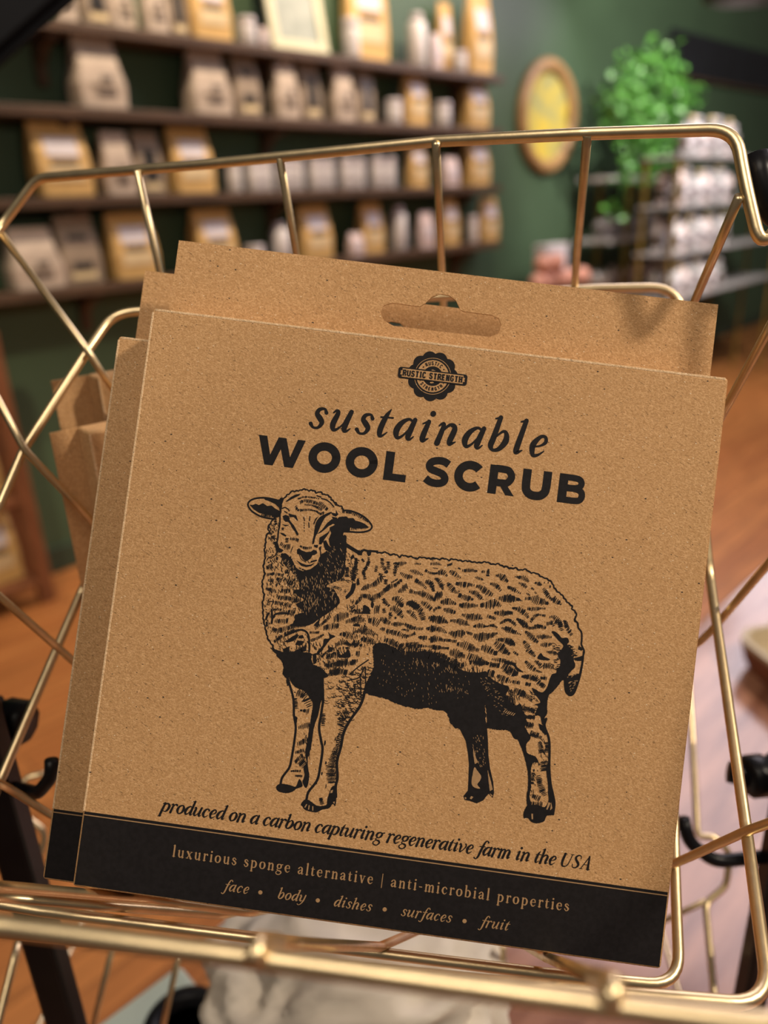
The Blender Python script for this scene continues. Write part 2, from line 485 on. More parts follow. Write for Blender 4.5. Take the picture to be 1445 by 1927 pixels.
# (kind, pixel of its middle, pixel width, pixel height, extra depth from the board's front edge)
ROWS = [
    [('W', 122, 48, 110, 0), ('D', 185, 62, 110, .01), ('W', 240, 50, 115, .03), ('W', 294, 50, 110, 0), ('D', 342, 40, 110, .03),
     ('K', 402, 92, 120, .01), ('J', 470, 34, 48, 0), ('P', 504, 20, 36, .04), ('K', 714, 104, 165, .09), ('J', 664, 32, 68, -.01), ('T', 792, 36, 92, .0), ('P', 826, 28, 62, .03),
     ('K', 858, 34, 120, .09), ('K', 908, 58, 138, .02), ('J', 866, 26, 36, -.01)],
    [('W', 195, 104, 125, 0), ('W', 402, 92, 112, .01), ('D', 474, 60, 116, .03), ('W', 540, 56, 104, 0), ('D', 592, 50, 104, .03), ('W', 646, 52, 106, 0),
     ('D', 694, 44, 104, .03), ('J', 746, 32, 44, 0), ('K', 788, 54, 94, .02), ('J', 838, 32, 44, 0), ('K', 902, 60, 96, .02)],
    [('K', 128, 112, 150, 0), ('W', 228, 66, 112, 0), ('D', 292, 60, 112, .03), ('K', 370, 92, 124, .01)]
    + [('J', 452 + 29 * i, 28, 56, 0 if i % 2 else .03) for i in range(11)]
    + [('K', 790, 44, 80, .02), ('P', 846, 38, 52, 0), ('K', 904, 56, 84, .02)],
    [('W', 76, 104, 112, 0), ('D', 164, 84, 126, .03), ('K', 262, 96, 132, .01), ('K', 414, 90, 118, .01), ('J', 486, 36, 38, 0), ('T', 538, 34, 74, .01),
     ('K', 602, 74, 112, .02), ('P', 668, 36, 42, 0), ('K', 708, 54, 98, .03), ('T', 758, 30, 82, .01), ('P', 800, 36, 66, 0), ('K', 850, 44, 100, .02), ('J', 888, 18, 50, -.01), ('K', 924, 44, 98, .02)],
]
for k, row in enumerate(ROWS):
    z = SHELF_Z[k]
    count = {}
    row = sorted(row, key=lambda e: e[1])
    total = {}
    for e in row: total[e[0]] = total.get(e[0], 0) + 1
    for kind, px, pw, ph, dep in row:
        # walk along the board's front edge until the pixel column matches
        lo, hi = t_left - 1, t_right + 1
        for _ in range(40):
            t = (lo + hi) / 2
            p = Vector((WALL0.x, WALL0.y, z)) + A_ * t + N_ * 0.15
            v = np.array(p) - CAM
            x = 722.5 + FPX * (v @ RGT) / (v @ FWD)
            lo, hi = (t, hi) if x < px else (lo, t)
        dist = float((np.array(p) - CAM) @ FWD)
        azi = math.atan2(p.x, p.y)
        al = RZ45 + azi                     # angle between the wall and the picture plane
        sq = math.cos(al) + 0.45 * math.sin(al) if kind in 'KGWDP' else 1.0
        w = pw * dist / FPX / sq
        hgt = ph * dist / FPX / 1.04
        hgt = min(hgt, 0.262 if k else 1)
        d = (min(0.5 * w, 0.12 if dep < .08 else .07) if kind in 'KGWD' else 0.42 * w if kind == 'P' else w)
        yc = max(-0.2 + d / 2 * 1.08 + 0.006, min(-0.02 - d / 2 * 1.08, -0.2 + d / 2 * 1.08 + 0.02 + dep))
        M = wall_frame(Vector((WALL0.x, WALL0.y, z + 0.0005)) + A_ * t - N_ * yc * -1 * -1)
        M = wall_frame(Vector((WALL0.x, WALL0.y, z + 0.0005)) + A_ * t + N_ * (-yc))
        nm, desc, cat, grp = KIND[kind]
        i = count.get(kind, 0); count[kind] = i + 1
        where = 'on the %s wall shelf' % SHELF_NAME[k]
        if kind == 'J' and k == 2:
            lab = desc + ' in the close row of jars on the third wall shelf'; g = 'close row of white jars'
        else:
            g = grp + ' on the %s shelf' % SHELF_NAME[k]
            lab = (desc.split(' with')[0] + (', %s such from the left' % ordinal(i) if total[kind] > 1 else '') + ' ' + where)
        root = thing(nm, lab, cat, M, g)
        make_item(kind, w, hgt, root, 0.12 if dep < .08 else .07)

# framed print leaning on the top shelf
def framed_print():
    z = SHELF_Z[0]
    p = on_wall(580, 92, C_SHELF); t = (p - WALL0).dot(A_)
    M = wall_frame(Vector((WALL0.x, WALL0.y, z + 0.001)) + A_ * t + N_ * 0.15) @ Matrix.Rotation(math.radians(-10), 4, 'X')
    r = thing('picture_frame', 'cream framed grey-green print leaning on the top wall shelf', 'picture frame', M)
    wd, hg = 0.34, 0.46
    mf = material('cream_frame', (0.66, 0.62, 0.42), 0.5, var=0.1, scale=20)
    bm = bmesh.new()
    for d in ((-wd / 2, -wd / 2 + .045), (wd / 2 - .045, wd / 2)):
        box_bm(bm, d[0], d[1], -0.012, 0.006, 0, hg, 0.002)
    for d in ((0, .045), (hg - .045, hg)):
        box_bm(bm, -wd / 2 + .045, wd / 2 - .045, -0.012, 0.006, d[0], d[1], 0.002)
    bm_obj('frame', bm, mf, r)
    box('picture', (-wd / 2 + .04, wd / 2 - .04, -0.004, 0.004, .04, hg - .04), material('grey_green_print', (0.36, 0.38, 0.33), 0.5, color2=(0.25, 0.28, 0.24), scale=14), r)
framed_print()

# oval framed picture hanging on the green wall
def oval():
    c = on_wall(1033, 220, C_WALL - 0.05)
    top = on_wall(1033, 110, C_WALL - 0.05); bot = on_wall(1033, 330, C_WALL - 0.05)
    l = on_wall(981, 220, C_WALL - 0.05); rr = on_wall(1086, 220, C_WALL - 0.05)
    ry = (top.z - bot.z) / 2; rx = (rr - l).length / 2
    r = thing('oval_picture', 'oval tan wooden frame with yellow botanical print on the green wall', 'picture', wall_frame(c))
    bm = bmesh.new(); n = 40
    prof = [(1.0, 0.03), (1.0, -0.005), (0.93, -0.03), (0.82, -0.022), (0.76, -0.004), (0.76, 0.03)]
    rings = [[bm.verts.new((rx * f * math.cos(2 * math.pi * i / n), y, ry * f * math.sin(2 * math.pi * i / n))) for i in range(n)] for f, y in prof]
    for a, b in zip(rings, rings[1:] + rings[:1]):
        for i in range(n):
            bm.faces.new((a[i], a[(i + 1) % n], b[(i + 1) % n], b[i]))
    bm_obj('frame', bm, material('tan_oval_frame', (0.42, 0.24, 0.10), 0.4, var=0.3, scale=15), r, True)
    bm = bmesh.new()
    f = [bm.verts.new((rx * .8 * math.cos(2 * math.pi * i / n), 0.012, ry * .8 * math.sin(2 * math.pi * i / n))) for i in range(n)]
    g = [bm.verts.new((v.co.x, 0.022, v.co.z)) for v in f]
    bm.faces.new(f); bm.faces.new(g[::-1])
    for i in range(n):
        bm.faces.new((f[i], g[i], g[(i + 1) % n], f[(i + 1) % n]))
    bm_obj('print', bm, material('yellow_botanical_print', (0.62, 0.46, 0.06), 0.5, color2=(0.34, 0.33, 0.14), scale=7), r)
oval()

# black board high on the wall
p0 = on_wall(1266, 52, C_WALL - 0.05); p1 = on_wall(1600, 60, C_WALL - 0.05); pz = on_wall(1268, 138, C_WALL - 0.05)
r = thing('chalkboard', 'long black board on the green wall above the white bottles', 'board', wall_frame((p0.x, p0.y, pz.z)))
box('board', (0, (p1 - p0).length, 0.0, 0.02, 0, p0.z - pz.z), M_CHALK, r, bev=0.003)
box('frame_edge', (-0.02, (p1 - p0).length + 0.02, -0.004, 0.03, -0.025, 0.0), M_SHELF, r, bev=0.003)

# brass and white display rack
def rack():
    c = 4.15
    a = on_wall(1146, 440, c); b = on_wall(1352, 440, c)
    base = Vector((a.x, a.y, 0)); W = (b - a).length
    zs = [on_wall(1250, 536, c).z, on_wall(1250, 438, c).z, on_wall(1250, 330, c).z]
    r = thing('display_rack', 'brass post rack with white shelves below the green plant', 'rack', wall_frame(base))
    for x in (0.10 * W + .1, W * .62, W - .03):
        for y in (0.02, 0.26):
            box('post', (x - .016, x + .016, y - .016, y + .016, 0, zs[2] + 0.02), M_BRASS, r, bev=0.003)
    for k, z in enumerate([0.25] + zs):
        box('shelf', (0.0, W, 0, 0.28, z - 0.03, z), M_RACKW, r, bev=0.004)
    k = 0
    for zi, z in enumerate(zs[:2]):
        xs = np.arange(0.08, W - 0.05, 0.115)
        for x in xs:
            k += 1
            t = thing('bottle', 'white bottle with dark print on the %s of the brass rack' % ('lower shelf', 'middle shelf')[zi], 'bottle', wall_frame(base + A_ * x + Vector((0, 0, z + .0005)) - N_ * 0.13), 'white bottles on the %s of the brass rack' % ('lower shelf', 'middle shelf')[zi])
            hh = 0.15 if zi else 0.2
            lathe('bottle_body', [(.035, 0), (.04, .01), (.04, hh * .7), (.018, hh * .82), (.018, hh * .86)], M_WHITE, t, 14)
            lathe('bottle_cap', [(.02, hh * .865), (.02, hh * .99), (.016, hh)], M_CHALK if k % 3 else M_LABEL, t, 12)
            lathe('bottle_label', [(.0405, hh * .2), (.0412, hh * .21), (.0412, hh * .55), (.0405, hh * .56)], M_PRINT if k % 2 else M_LABEL, t, 14)
    return base, W, zs
RB, RW, RZS = rack()

# leafy plant on the rack
def plant():
    p = on_wall(1225, 318, 4.0)
    base = RB + A_ * (RW * .42) + Vector((0, 0, RZS[2] + .001)) - N_ * 0.14
    r = thing('potted_plant', 'bright green leafy plant trailing over the brass rack', 'plant', wall_frame(base))
    lathe('pot', [(.06, 0), (.085, .02), (.1, .15), (.105, .16), (.09, .165)], M_CHALK, r)
    M = r.matrix_world.inverted()
    rnd = random.Random(4)
    bm = bmesh.new()
    def leaf(c, L, Wd):
        d = Vector((rnd.uniform(-1, 1), rnd.uniform(-1, 1), rnd.uniform(-.9, .5))).normalized()
        s = d.orthogonal().normalized(); s.rotate(Matrix.Rotation(rnd.uniform(0, 6.28), 3, d)); nrm = d.cross(s)
        pr = [(0, 0, 0), (.35, .5, .08), (.7, .36, .06), (1, 0, -.06), (.7, -.36, .06), (.35, -.5, .08)]
        v = [bm.verts.new(c + d * L * a + s * Wd * b + nrm * L * e) for a, b, e in pr]
        mid = bm.verts.new(c + d * L * .5)
        for i in range(6):
            bm.faces.new((v[i], v[(i + 1) % 6], mid))
    blobs = [((1222, 150), 62, 260), ((1180, 205), 50, 190), ((1250, 205), 58, 240), ((1205, 260), 46, 150), ((1232, 300), 34, 80), ((1290, 190), 34, 60), ((1175, 330), 30, 36), ((1160, 400), 24, 20)]
    for (px, py), pr_, n in blobs:
        c = M @ on_wall(px, py, 4.02)
        R = pr_ * 5.4 / FPX
        for _ in range(n):
            v = Vector((rnd.gauss(0, .5), rnd.gauss(0, .45), rnd.gauss(0, .5)))
            if v.length > 1.1: v.normalize()
            leaf(c + v * R * 1.1, rnd.uniform(.04, .075), rnd.uniform(.03, .05))
    bm_obj('foliage', bm, M_LEAF, r, True)
    for k, ((px, py), _, _) in enumerate(blobs):
        q = M @ on_wall(px, py, 4.02)
        wire('stem', [(0, 0, .15), (q.x * .5, q.y * .4, max(.2, q.z * .7) if q.z > 0 else .22), tuple(q)], .004, M_LEAF, r, rf=.05, n=6)
plant()

# white shelving crowded with bottles at the right edge
M_RACKG = material('grey_white_shelf', (0.36, 0.34, 0.34), 0.5, var=0.2, scale=12)
def bottle_wall():
    c = 3.35
    a = on_wall(1262, 566, c)
    base = Vector((a.x, a.y, 0)); W = 2.0
    r = thing('white_shelving', 'white shelving crowded with bottles at the right edge', 'shelving', wall_frame(base))
    z0 = a.z
    zs = [z0, z0 + .30, z0 + .60, z0 + .90]
    for k, z in enumerate(zs):
        box('shelf', (0, W, 0, .30 if k != 0 else .34, z - .02, z), M_RACKG, r, bev=.004)
    for x in (0.0, W - .03):
        for y in (.03, .25):
            box('post', (x, x + .022, y, y + .022, 0, zs[3]), M_BRASS, r, bev=.003)
    names = ['lowest', 'second', 'third', 'top']
    mats = [M_RACKG, M_WHITE, M_PINKW, M_RACKG]
    rnd = random.Random(7)
    for k, z in enumerate(zs):
        for j in range(9):
            for q in range(2 if k != 3 else 1):
                x = .09 + j * .098 + rnd.uniform(-.006, .006)
                t = thing('bottle', 'white bottle with dark print in the %s row of the white shelving' % names[k], 'bottle',
                          wall_frame(base + A_ * x + Vector((0, 0, z + .0005)) - N_ * (.06 + .12 * q)), 'bottles in the %s row of the white shelving' % names[k])
                hh = rnd.uniform(.20, .25)
                lathe('bottle_body', [(.036, 0), (.041, .01), (.041, hh * .68), (.018, hh * .8), (.018, hh * .86)], mats[(j + k) % 4], t, 14)
                lathe('bottle_cap', [(.021, hh * .865), (.021, hh * .99), (.016, hh)], (M_CHALK, M_LABEL, M_CREAM)[(j * 2 + k) % 3], t, 12)
                lathe('bottle_label', [(.0415, hh * .15), (.042, hh * .16), (.042, hh * .52), (.0415, hh * .53)], (M_PRINT, M_LABEL)[j % 2], t, 14)
                panel('print', .045, hh * .12, hh * .28, -.0455, M_CHALK if j % 2 else M_LABEL, t)
bottle_wall()

# counter with pink soaps behind the packs
def counter():
    c = 3.9
    p = on_wall(1085, 545, c)
    r = thing('counter', 'dark green counter carrying the pink soaps by the wall', 'counter', wall_frame((p.x, p.y, 0)))
    box('counter_body', (-.5, .42, .03, .37, 0, p.z - .035), M_WALL, r, bev=.004)
    box('counter_top', (-.54, .46, 0, .4, p.z - .034, p.z), M_SHELF, r, bev=.005)
    M_SOAP = material('pink_soap', (0.62, 0.30, 0.22), 0.55, color2=(0.50, 0.22, 0.16), scale=18)
    z = p.z + .0005
    pos = [(-.30, .10, 0), (-.17, .12, 0), (-.04, .10, 0), (.09, .12, 0), (.22, .10, 0), (-.235, .11, .109), (-.10, .11, .109)]
    nm = ['leftmost in the bottom row', 'second from the left in the bottom row', 'in the middle of the bottom row', 'second from the right in the bottom row', 'rightmost in the bottom row', 'upper left, resting on two others', 'upper right, leaning on the pale box']
    for (x, y, dz), n in zip(pos, nm):
        rr = .062
        o = lathe('bath_bomb', [(rr * math.sin(math.pi * i / 10) + .0005, rr - rr * math.cos(math.pi * i / 10)) for i in range(11)], M_SOAP)
        o.matrix_world = wall_frame(p + A_ * x - N_ * y + Vector((0, 0, .0005 + dz)))
        tag(o, 'round pink soap on the dark green counter, ' + n, 'soap', 'round pink soaps')
    t = thing('carton', 'pale lilac carton standing behind the pink soaps', 'carton', wall_frame(p + A_ * .1 - N_ * .27 + Vector((0, 0, .0005))))
    box('carton_body', (-.13, .13, -.05, .05, 0, .25), M_LABEL, t, bev=.004)
    box('carton_lid', (-.133, .133, -.053, .053, .2501, .275), M_WHITE, t, bev=.004)
counter()

# low wooden rack at the left under the wall shelves
def low_rack():
    f = on_wall(88, 1080, 4.33); f.z = 0.0
    r = thing('wooden_rack', 'low warm brown wooden rack at the left below the wall shelves', 'rack', wall_frame(f))
    for x in (-.9, 0):
        for y in (-.0, .2):
            box('post', (x - .05, x + .012, y - .02, y + .025, 0, 1.12), M_RACKWOOD, r, bev=.004)
    for k, z in enumerate((.12, .48, .86)):
        box('shelf', (-.88, -.051, -.02, .22, z - .03, z), M_RACKWOOD, r, bev=.003)
    for k, (x, z) in enumerate(((-.16, .1205), (-.16, .4805), (-.40, .1205))):
        t = thing('kraft_bag', ('golden kraft bag on the lowest board of the low rack, beside its right post', 'golden kraft bag with a pale label on the middle board of the low rack', 'golden kraft bag on the lowest board of the low rack, far from its right post')[k], 'bag',
                  wall_frame(f + A_ * x - N_ * .09 + Vector((0, 0, z))), 'kraft bags on the low rack')
        make_item('K', .18, .29, t)
low_rack()

# pendant lamp shade at the top right
def pendant():
    p = U(1440, -10, 2.3)
    r = thing('pendant_lamp', 'dark pendant lamp shade at the top right corner', 'lamp', Matrix.Translation(p))
    lathe('lamp_shade', [(.175, -.0), (.18, .004), (.16, .06), (.08, .13), (.03, .15), (.03, .17)], M_BLACK, r, 36)
    lathe('cord', [(.004, .171), (.004, .9)], M_BLACK, r, 8)
pendant()
# ------------------------------------------------------------------ black stand
def stand():
    r = thing('basket_stand', 'black metal stand with hooks that carries the gold wire baskets', 'stand', Matrix.Translation(U(1430, 1700, .33) * 1.0 * Vector((0, 0, 0)).length) if False else None)
    zt = Z_TABLE + .0005
    # left flat bar, vertical, standing on the table
    def leg(px, py, Z, wdt, th, top_py):
        p = U(px, py, Z)
        top = U(px, top_py, Z).z
        return box('leg', (p.x - wdt / 2, p.x + wdt / 2, p.y, p.y + th, zt, top), M_BLACK, r, bev=.0015)
    leg(44, 1700, .27, .0115, .010, 200)
    leg(1462, 1700, .30, .010, .010, 200)
    # hooks
    wire('hook', [U(97, 1430, .235), U(97, 1462, .236), U(72, 1492, .24), U(20, 1480, .262), U(5, 1475, .275)], .0021, M_BLACK, r, rf=.008)
    wire('hook', [U(1285, 1540, .30), U(1296, 1585, .30), U(1345, 1622, .30), U(1400, 1616, .30), U(1460, 1610, .302)], .0026, M_BLACK, r, rf=.012)
    wire('hook', [U(1421, 292, .187), U(1434, 350, .187), U(1456, 405, .188), U(1520, 425, .195), U(1600, 400, .22), U(1650, 470, .255), U(1462, 1700, .30) + Vector((0.003, 0.004, U(1462, 560, .30).z - U(1462, 1700, .30).z))], .0032, M_BLACK, r, rf=.02, n=20)
    # knobs with their bolts
    def knob(px, py, Z, rad, ln, direction):
        p = U(px, py, Z); q = p + Vector(direction).normalized() * ln
        M = Matrix.Translation(p) @ Vector(direction).to_track_quat('Z', 'Y').to_matrix().to_4x4()
        return lathe('knob', [(rad * .8, 0), (rad, ln * .06), (rad, ln * .42), (rad * .72, ln * .47), (rad * .72, ln * .53), (rad, ln * .58), (rad, ln * .93), (rad * .8, ln)], M_BLACK, r, 8, M)
    knob(56, 1362, .265, .0078, .022, (-1, .15, .12))
    knob(1402, 1462, .30, .0082, .020, (1, .1, -.03))
    wire('bolt', [U(1370, 1452, .302), U(1410, 1462, .30)], .0042, M_BLACK, r)
    # dark rail of the tier above, crossing the top left corner close to the lens
    a, b = U(-180, 190, .105), U(265, -200, .105)
    d = (b - a).normalized(); a = a - d * .12; b = b + d * .12; n = Vector(FWD); s = d.cross(n).normalized()
    bm = bmesh.new()
    c = [a - s * .0038, a + s * .0038, b + s * .0038, b - s * .0038]
    lo = [bm.verts.new(v) for v in c]; hi = [bm.verts.new(v + n * .003) for v in c]
    bm.faces.new(lo); bm.faces.new(hi[::-1])
    for i in range(4): bm.faces.new((lo[i], hi[i], hi[(i + 1) % 4], lo[(i + 1) % 4]))
    bmesh.ops.bevel(bm, geom=bm.edges[:], offset=.0012, segments=2, affect='EDGES')
    bm_obj('upper_rail', bm, material('matte_black_rail', (0.008, 0.008, 0.010), 0.7, var=0.3, scale=40, spec=0.1), r)
    return r
stand()

# ------------------------------------------------------------------ gold baskets
RW_ = 0.00145
def upper_basket():
    r = thing('wire_basket', 'gold wire basket holding the kraft boxes, upper of the two', 'basket')
    rim = [U(-280, 760, .2), U(0, 428, .262), U(70, 335, .258), U(400, 308, .232), U(820, 266, .208), U(1100, 252, .19), U(1384, 243, .183),
           U(1402, 345, .181), U(1432, 472, .180), U(1490, 385, .18), U(1560, 330, .18), U(1720, 520, .168), U(2250, 1200, .132), U(2420, 2040, .084), U(1445, 1930, .088), U(1150, 1893, .092),
           U(480, 1802, .101), U(0, 1741, .107), U(-420, 1690, .11), U(-420, 1300, .13)]
    wire('rim', rim, RW_ * 1.03, M_GOLD, r, rf=.009, closed=True, n=18)
    mid = [U(214, 588, .264), U(165, 660, .256), U(45, 845, .244), U(0, 950, .236), U(-300, 1480, .19), U(-330, 1700, .165), U(0, 1752, .163), U(480, 1803, .160), U(895, 1845, .159), U(1174, 1870, .158), U(1450, 1893, .158),
           U(1404, 1560, .193), U(1335, 1080, .25), U(1280, 540, .262), U(1130, 543, .262), U(700, 565, .263)]
    wire('ring', mid, RW_, M_GOLD, r, rf=.011, closed=True, n=16)
    bot = [U(260, 880, .30), U(150, 1120, .272), U(0, 1470, .232), U(-90, 1686, .205), U(79, 1715, .203), U(473, 1764, .200), U(700, 1792, .198), U(1022, 1832, .196), U(1143, 1844, .196), U(1279, 1856, .196),
           U(1271, 1665, .216), U(1262, 1300, .26), U(1240, 900, .31)]
    wire('ring', bot, RW_, M_GOLD, r, rf=.011, closed=True, n=16)
    rs = .00118
    def between(a, b, t): return U(*a).lerp(U(*b), t)
    # side wires: rim - across the floor of the basket behind the boxes - rim
    def strut(pts, rf=.012):
        wire('strut', pts, rs, M_GOLD, r, rf=rf, n=12)
    strut([U(4, 442, .26), U(165, 660, .2525), U(190, 700, .256), U(330, 900, .30), U(1200, 800, .305), U(1310, 560, .215), U(1391, 370, .1805)])
    strut([between((0, 428, .262), (-280, 760, .2), .45), U(45, 845, .2405), U(140, 945, .250), U(290, 1110, .285), U(1230, 1010, .285), U(1370, 760, .21), U(1445, 622, .195), between((1560, 330, .18), (1720, 520, .168), .15)])
    strut([between((-280, 760, .2), (-420, 1300, .13), .25), U(105, 1215, .2405), U(150, 1255, .246), U(300, 1360, .262), U(1200, 1290, .262), U(1320, 1205, .247), U(1345, 1180, .2445), U(1445, 1062, .225), between((1720, 520, .168), (2250, 1200, .132), .14)])
    strut([between((-420, 1300, .13), (-420, 1690, .11), .1), U(4, 1475, .2285), U(95, 1533, .234), U(200, 1580, .238), U(1180, 1660, .236), U(1270, 1625, .217), U(1402, 1565, .1905), U(1470, 1541, .18), between((2250, 1200, .132), (2420, 2040, .084), .05)])
    # front and back wires
    for (bx, by, bz), (mx, my, mz), pts in (
            ((258, 320, .2405), (318, 590, .268), None), ((527, 296, .2235), (572, 575, .268), None), ((820, 268, .206), (834, 562, .268), None), ((1105, 253, .189), (1080, 548, .266), None)):
        strut([U(bx, by, bz), U(mx, my, mz), U(mx + 6, my + 120, .30)])
    strut([U(-330, 1694, .109), U(-120, 1664, .14), U(0, 1668, .165), U(280, 1692, .1985), U(470, 1718, .215), U(560, 1700, .25)])
    strut([U(-200, 1690, .15), U(0, 1688, .19), U(205, 1706, .2), U(420, 1722, .225), U(520, 1700, .26)])
    wire('strut', [U(476, 1812, .0985), U(486, 1776, .1), U(520, 1774, .115)], .0014, M_GOLD, r, rf=.002)
    wire('strut', [U(1142, 1890, .0895), U(1156, 1852, .091), U(1120, 1840, .108)], .0014, M_GOLD, r, rf=.002)
    strut([U(500, 1774, .108), U(560, 1776, .14), U(715, 1782, .195), U(800, 1745, .225)])
    strut([U(1140, 1846, .102), U(1024, 1800, .194), U(960, 1762, .235)])
    return r
upper_basket()

def lower_basket():
    r = thing('wire_basket', 'gold wire basket hanging lower on the stand, below the box basket', 'basket')
    rw = .0015
    rim = [U(420, 1180, .47), U(150, 1450, .385), U(84, 1456, .362), U(48, 1464, .36), U(38, 1490, .358), U(52, 1540, .356), U(88, 1566, .356), U(68, 1640, .354), U(30, 1790, .30), U(-60, 2150, .27), U(700, 2260, .27), U(1400, 2200, .27),
           U(1345, 1890, .32), U(1327, 1700, .352), U(1366, 1668, .354), U(1374, 1606, .356), U(1345, 1574, .357), U(1312, 1575, .358), U(1303, 1400, .39), U(1285, 1130, .43)]
    wire('rim', rim, rw, M_GOLD, r, rf=.008, closed=True, n=14)
    ring = [U(170, 1700, .46), U(60, 1960, .38), U(100, 2250, .34), U(700, 2300, .34), U(1250, 2250, .34), U(1300, 1950, .38), U(1230, 1700, .46)]
    wire('ring', ring, rw, M_GOLD, r, rf=.012, closed=True, n=12)
    for pts in ([U(62, 1690, .335), U(0, 1907, .345), U(-40, 2040, .36)], [U(215, 1770, .33), U(176, 1927, .34), U(150, 2040, .35)], [U(336, 1800, .32), U(308, 1927, .335), U(290, 2040, .35)],
                [U(1327, 1696, .352), U(1230, 1742, .37), U(1150, 1790, .40)], [U(946, 1780, .34), U(950, 1900, .36), U(955, 2000, .38)], [U(1337, 1780, .36), U(1345, 1871, .37), U(1350, 1960, .385)]):
        wire('strut', pts, .0013, M_GOLD, r, rf=.01, n=10)
lower_basket()

# crumpled beige paper bag and pale green tin in the lower basket
def paper():
    rnd = random.Random(3)
    o0 = U(690, 1868, .365)
    r = thing('paper_bag', 'crumpled pale beige paper bag in the lower basket', 'bag', Matrix.Translation(o0))
    bm = bmesh.new()
    bmesh.ops.create_icosphere(bm, subdivisions=5, radius=1.0)
    for v in bm.verts:
        p = v.co.copy()
        s = Vector((.072, .055, .055))
        q = Vector([math.copysign(abs(c) ** .72, c) for c in p])
        k = noise.noise(p * 1.6) * .3 - abs(noise.noise(p * 3.1 + Vector((3, 1, 2)))) * .38 + abs(noise.noise(p * 5.5)) * .14
        q *= 1 + k * .55
        v.co = Vector((q.x * s.x, q.y * s.y, q.z * s.z))
    bm_obj('paper_bag', bm, material('pale_beige_paper', (0.74, 0.675, 0.58), 0.7, var=0.08, scale=60, bump=0.1), r, True)
paper()

def tin():
    zl = H - .405
    p, q = on_level(178, 1936, zl), on_level(336, 1818, zl)
    X = (q - p).normalized(); Y = Vector((0, 0, 1)).cross(X)
    M = Matrix((X, Y, Vector((0, 0, 1)))).transposed().to_4x4(); M.translation = p
    r = thing('tin', 'pale green square tin with a black ring on its lid in the lower basket', 'tin', M)
    mg = material('pale_green_enamel', (0.60, 0.70, 0.60), 0.3, var=0.06, scale=20)
    box('tin_body', (-.02, (q - p).length, -.062, .0, -.05, -.0125), mg, r, bev=.006, seg=3)
    box('lid', (-.022, (q - p).length + .002, -.064, .002, -.012, 0), mg, r, bev=.004, seg=3)
    bm = bmesh.new()
    lathe_bm(bm, [(.022, .0005), (.022, .005), (.018, .007), (.013, .005), (.013, .0005)], 36, Matrix.Translation((.034, -.036, 0)))
    bm_obj('black_ring', bm, M_BLACK, r, True)
tin()

# cream-lined wooden tray on the table
def tray():
    c = on_level(1572, 1300, Z_TABLE)
    r = thing('tray', 'wooden tray with a cream rim on the table at the right edge', 'tray', Matrix.Translation(c + Vector((0, 0, .0006))) @ Matrix.Rotation(math.radians(12), 4, 'Z'))
    def rr(w, d, rad, z, n=6):
        out = []
        for sx, sy, a0 in ((1, 1, 0), (-1, 1, 90), (-1, -1, 180), (1, -1, 270)):
            for i in range(n + 1):
                a = math.radians(a0 + 90 * i / n)
                out.append(Vector((sx * (w - rad) + rad * math.cos(a), sy * (d - rad) + rad * math.sin(a), z)))
        return out
    def loft(name, loops, mat, cap0, cap1):
        bm = bmesh.new(); R = [[bm.verts.new(v) for v in l] for l in loops]; n = len(R[0])
        for a, b in zip(R, R[1:]):
            for i in range(n): bm.faces.new((a[i], a[(i + 1) % n], b[(i + 1) % n], b[i]))
        if cap0: bm.faces.new(R[0][::-1])
        if cap1: bm.faces.new(R[-1])
        return bm_obj(name, bm, mat, r, False)
    mt = material('reddish_tray_wood', (0.30, 0.10, 0.045), 0.4, var=0.3, scale=30)
    mc = material('cream_tray_lining', (0.66, 0.54, 0.36), 0.5, var=0.08, scale=30)
    w, d = .075, .085
    loft('tray_side', [rr(w * .86, d * .86, .02, 0), rr(w * .93, d * .93, .024, .012), rr(w, d, .028, .034)], mt, True, False)
    loft('tray_lining', [rr(w, d, .028, .0341), rr(w * 1.01, d * 1.01, .03, .040), rr(w * .93, d * .93, .026, .041), rr(w * .86, d * .86, .022, .022), rr(w * .82, d * .82, .02, .016)], mc, False, True)
tray()
# ------------------------------------------------------------------ kraft boxes
CORN = [(285, 578), (1371, 710), (1246, 1827), (136, 1670)]       # front panel of the front box
def solve_pack():
    rs = [(np.array([(x - 722.5) / FPX, (y - 963.5) / FPX, 1.0])) for x, y in CORN]
    z = np.linalg.solve(np.stack([-rs[1], rs[2], -rs[3]], 1), -rs[0])
    Z = [1.0, *z]
    P = [Z[i] * rs[i] for i in range(4)]
    sc = 0.14 / np.linalg.norm(P[1] - P[0])
    return [U(*CORN[i], Z[i] * sc) for i in range(4)]
TL, TR, BR, BL = solve_pack()
ux = ((TR - TL) + (BR - BL)).normalized()
uy = ((TL - BL) + (TR - BR)); uy = (uy - ux * uy.dot(ux)).normalized()
uz = ux.cross(uy)
S = 0.14                                   # side of the square box
T = 0.0115                                 # thickness of the box
ctr = (TL + TR + BR + BL) / 4
org = ctr - uy * S / 2 - uz * T
PM = Matrix((ux, uy, uz)).transposed().to_4x4(); PM.translation = org
PMI = PM.inverted()

def px2l(x, y, zl):                        # pixel -> point of the box's own plane z = zl
    d = Vector(ray(x, y)); n = uz
    p0 = org + uz * zl
    t = (p0 - Vector(CAM)).dot(n) / d.dot(n)
    return PMI @ (Vector(CAM) + d * t)

def tab_outline(h):
    # hang tab behind the box, with its slot
    a = px2l(712, 590, 0); 
    sl = [px2l(x, y, 0) for x, y in ((716, 588), (722, 576), (738, 571), (790, 578), (800, 572), (812, 560), (828, 554.5), (845, 557), (858, 567), (866, 584), (872, 587), (925, 594), (938, 600), (943, 613), (938, 628), (922, 635), (830, 625), (740, 614), (722, 604))]
    hb = px2l(325, 452, 0).y
    return sl, hb

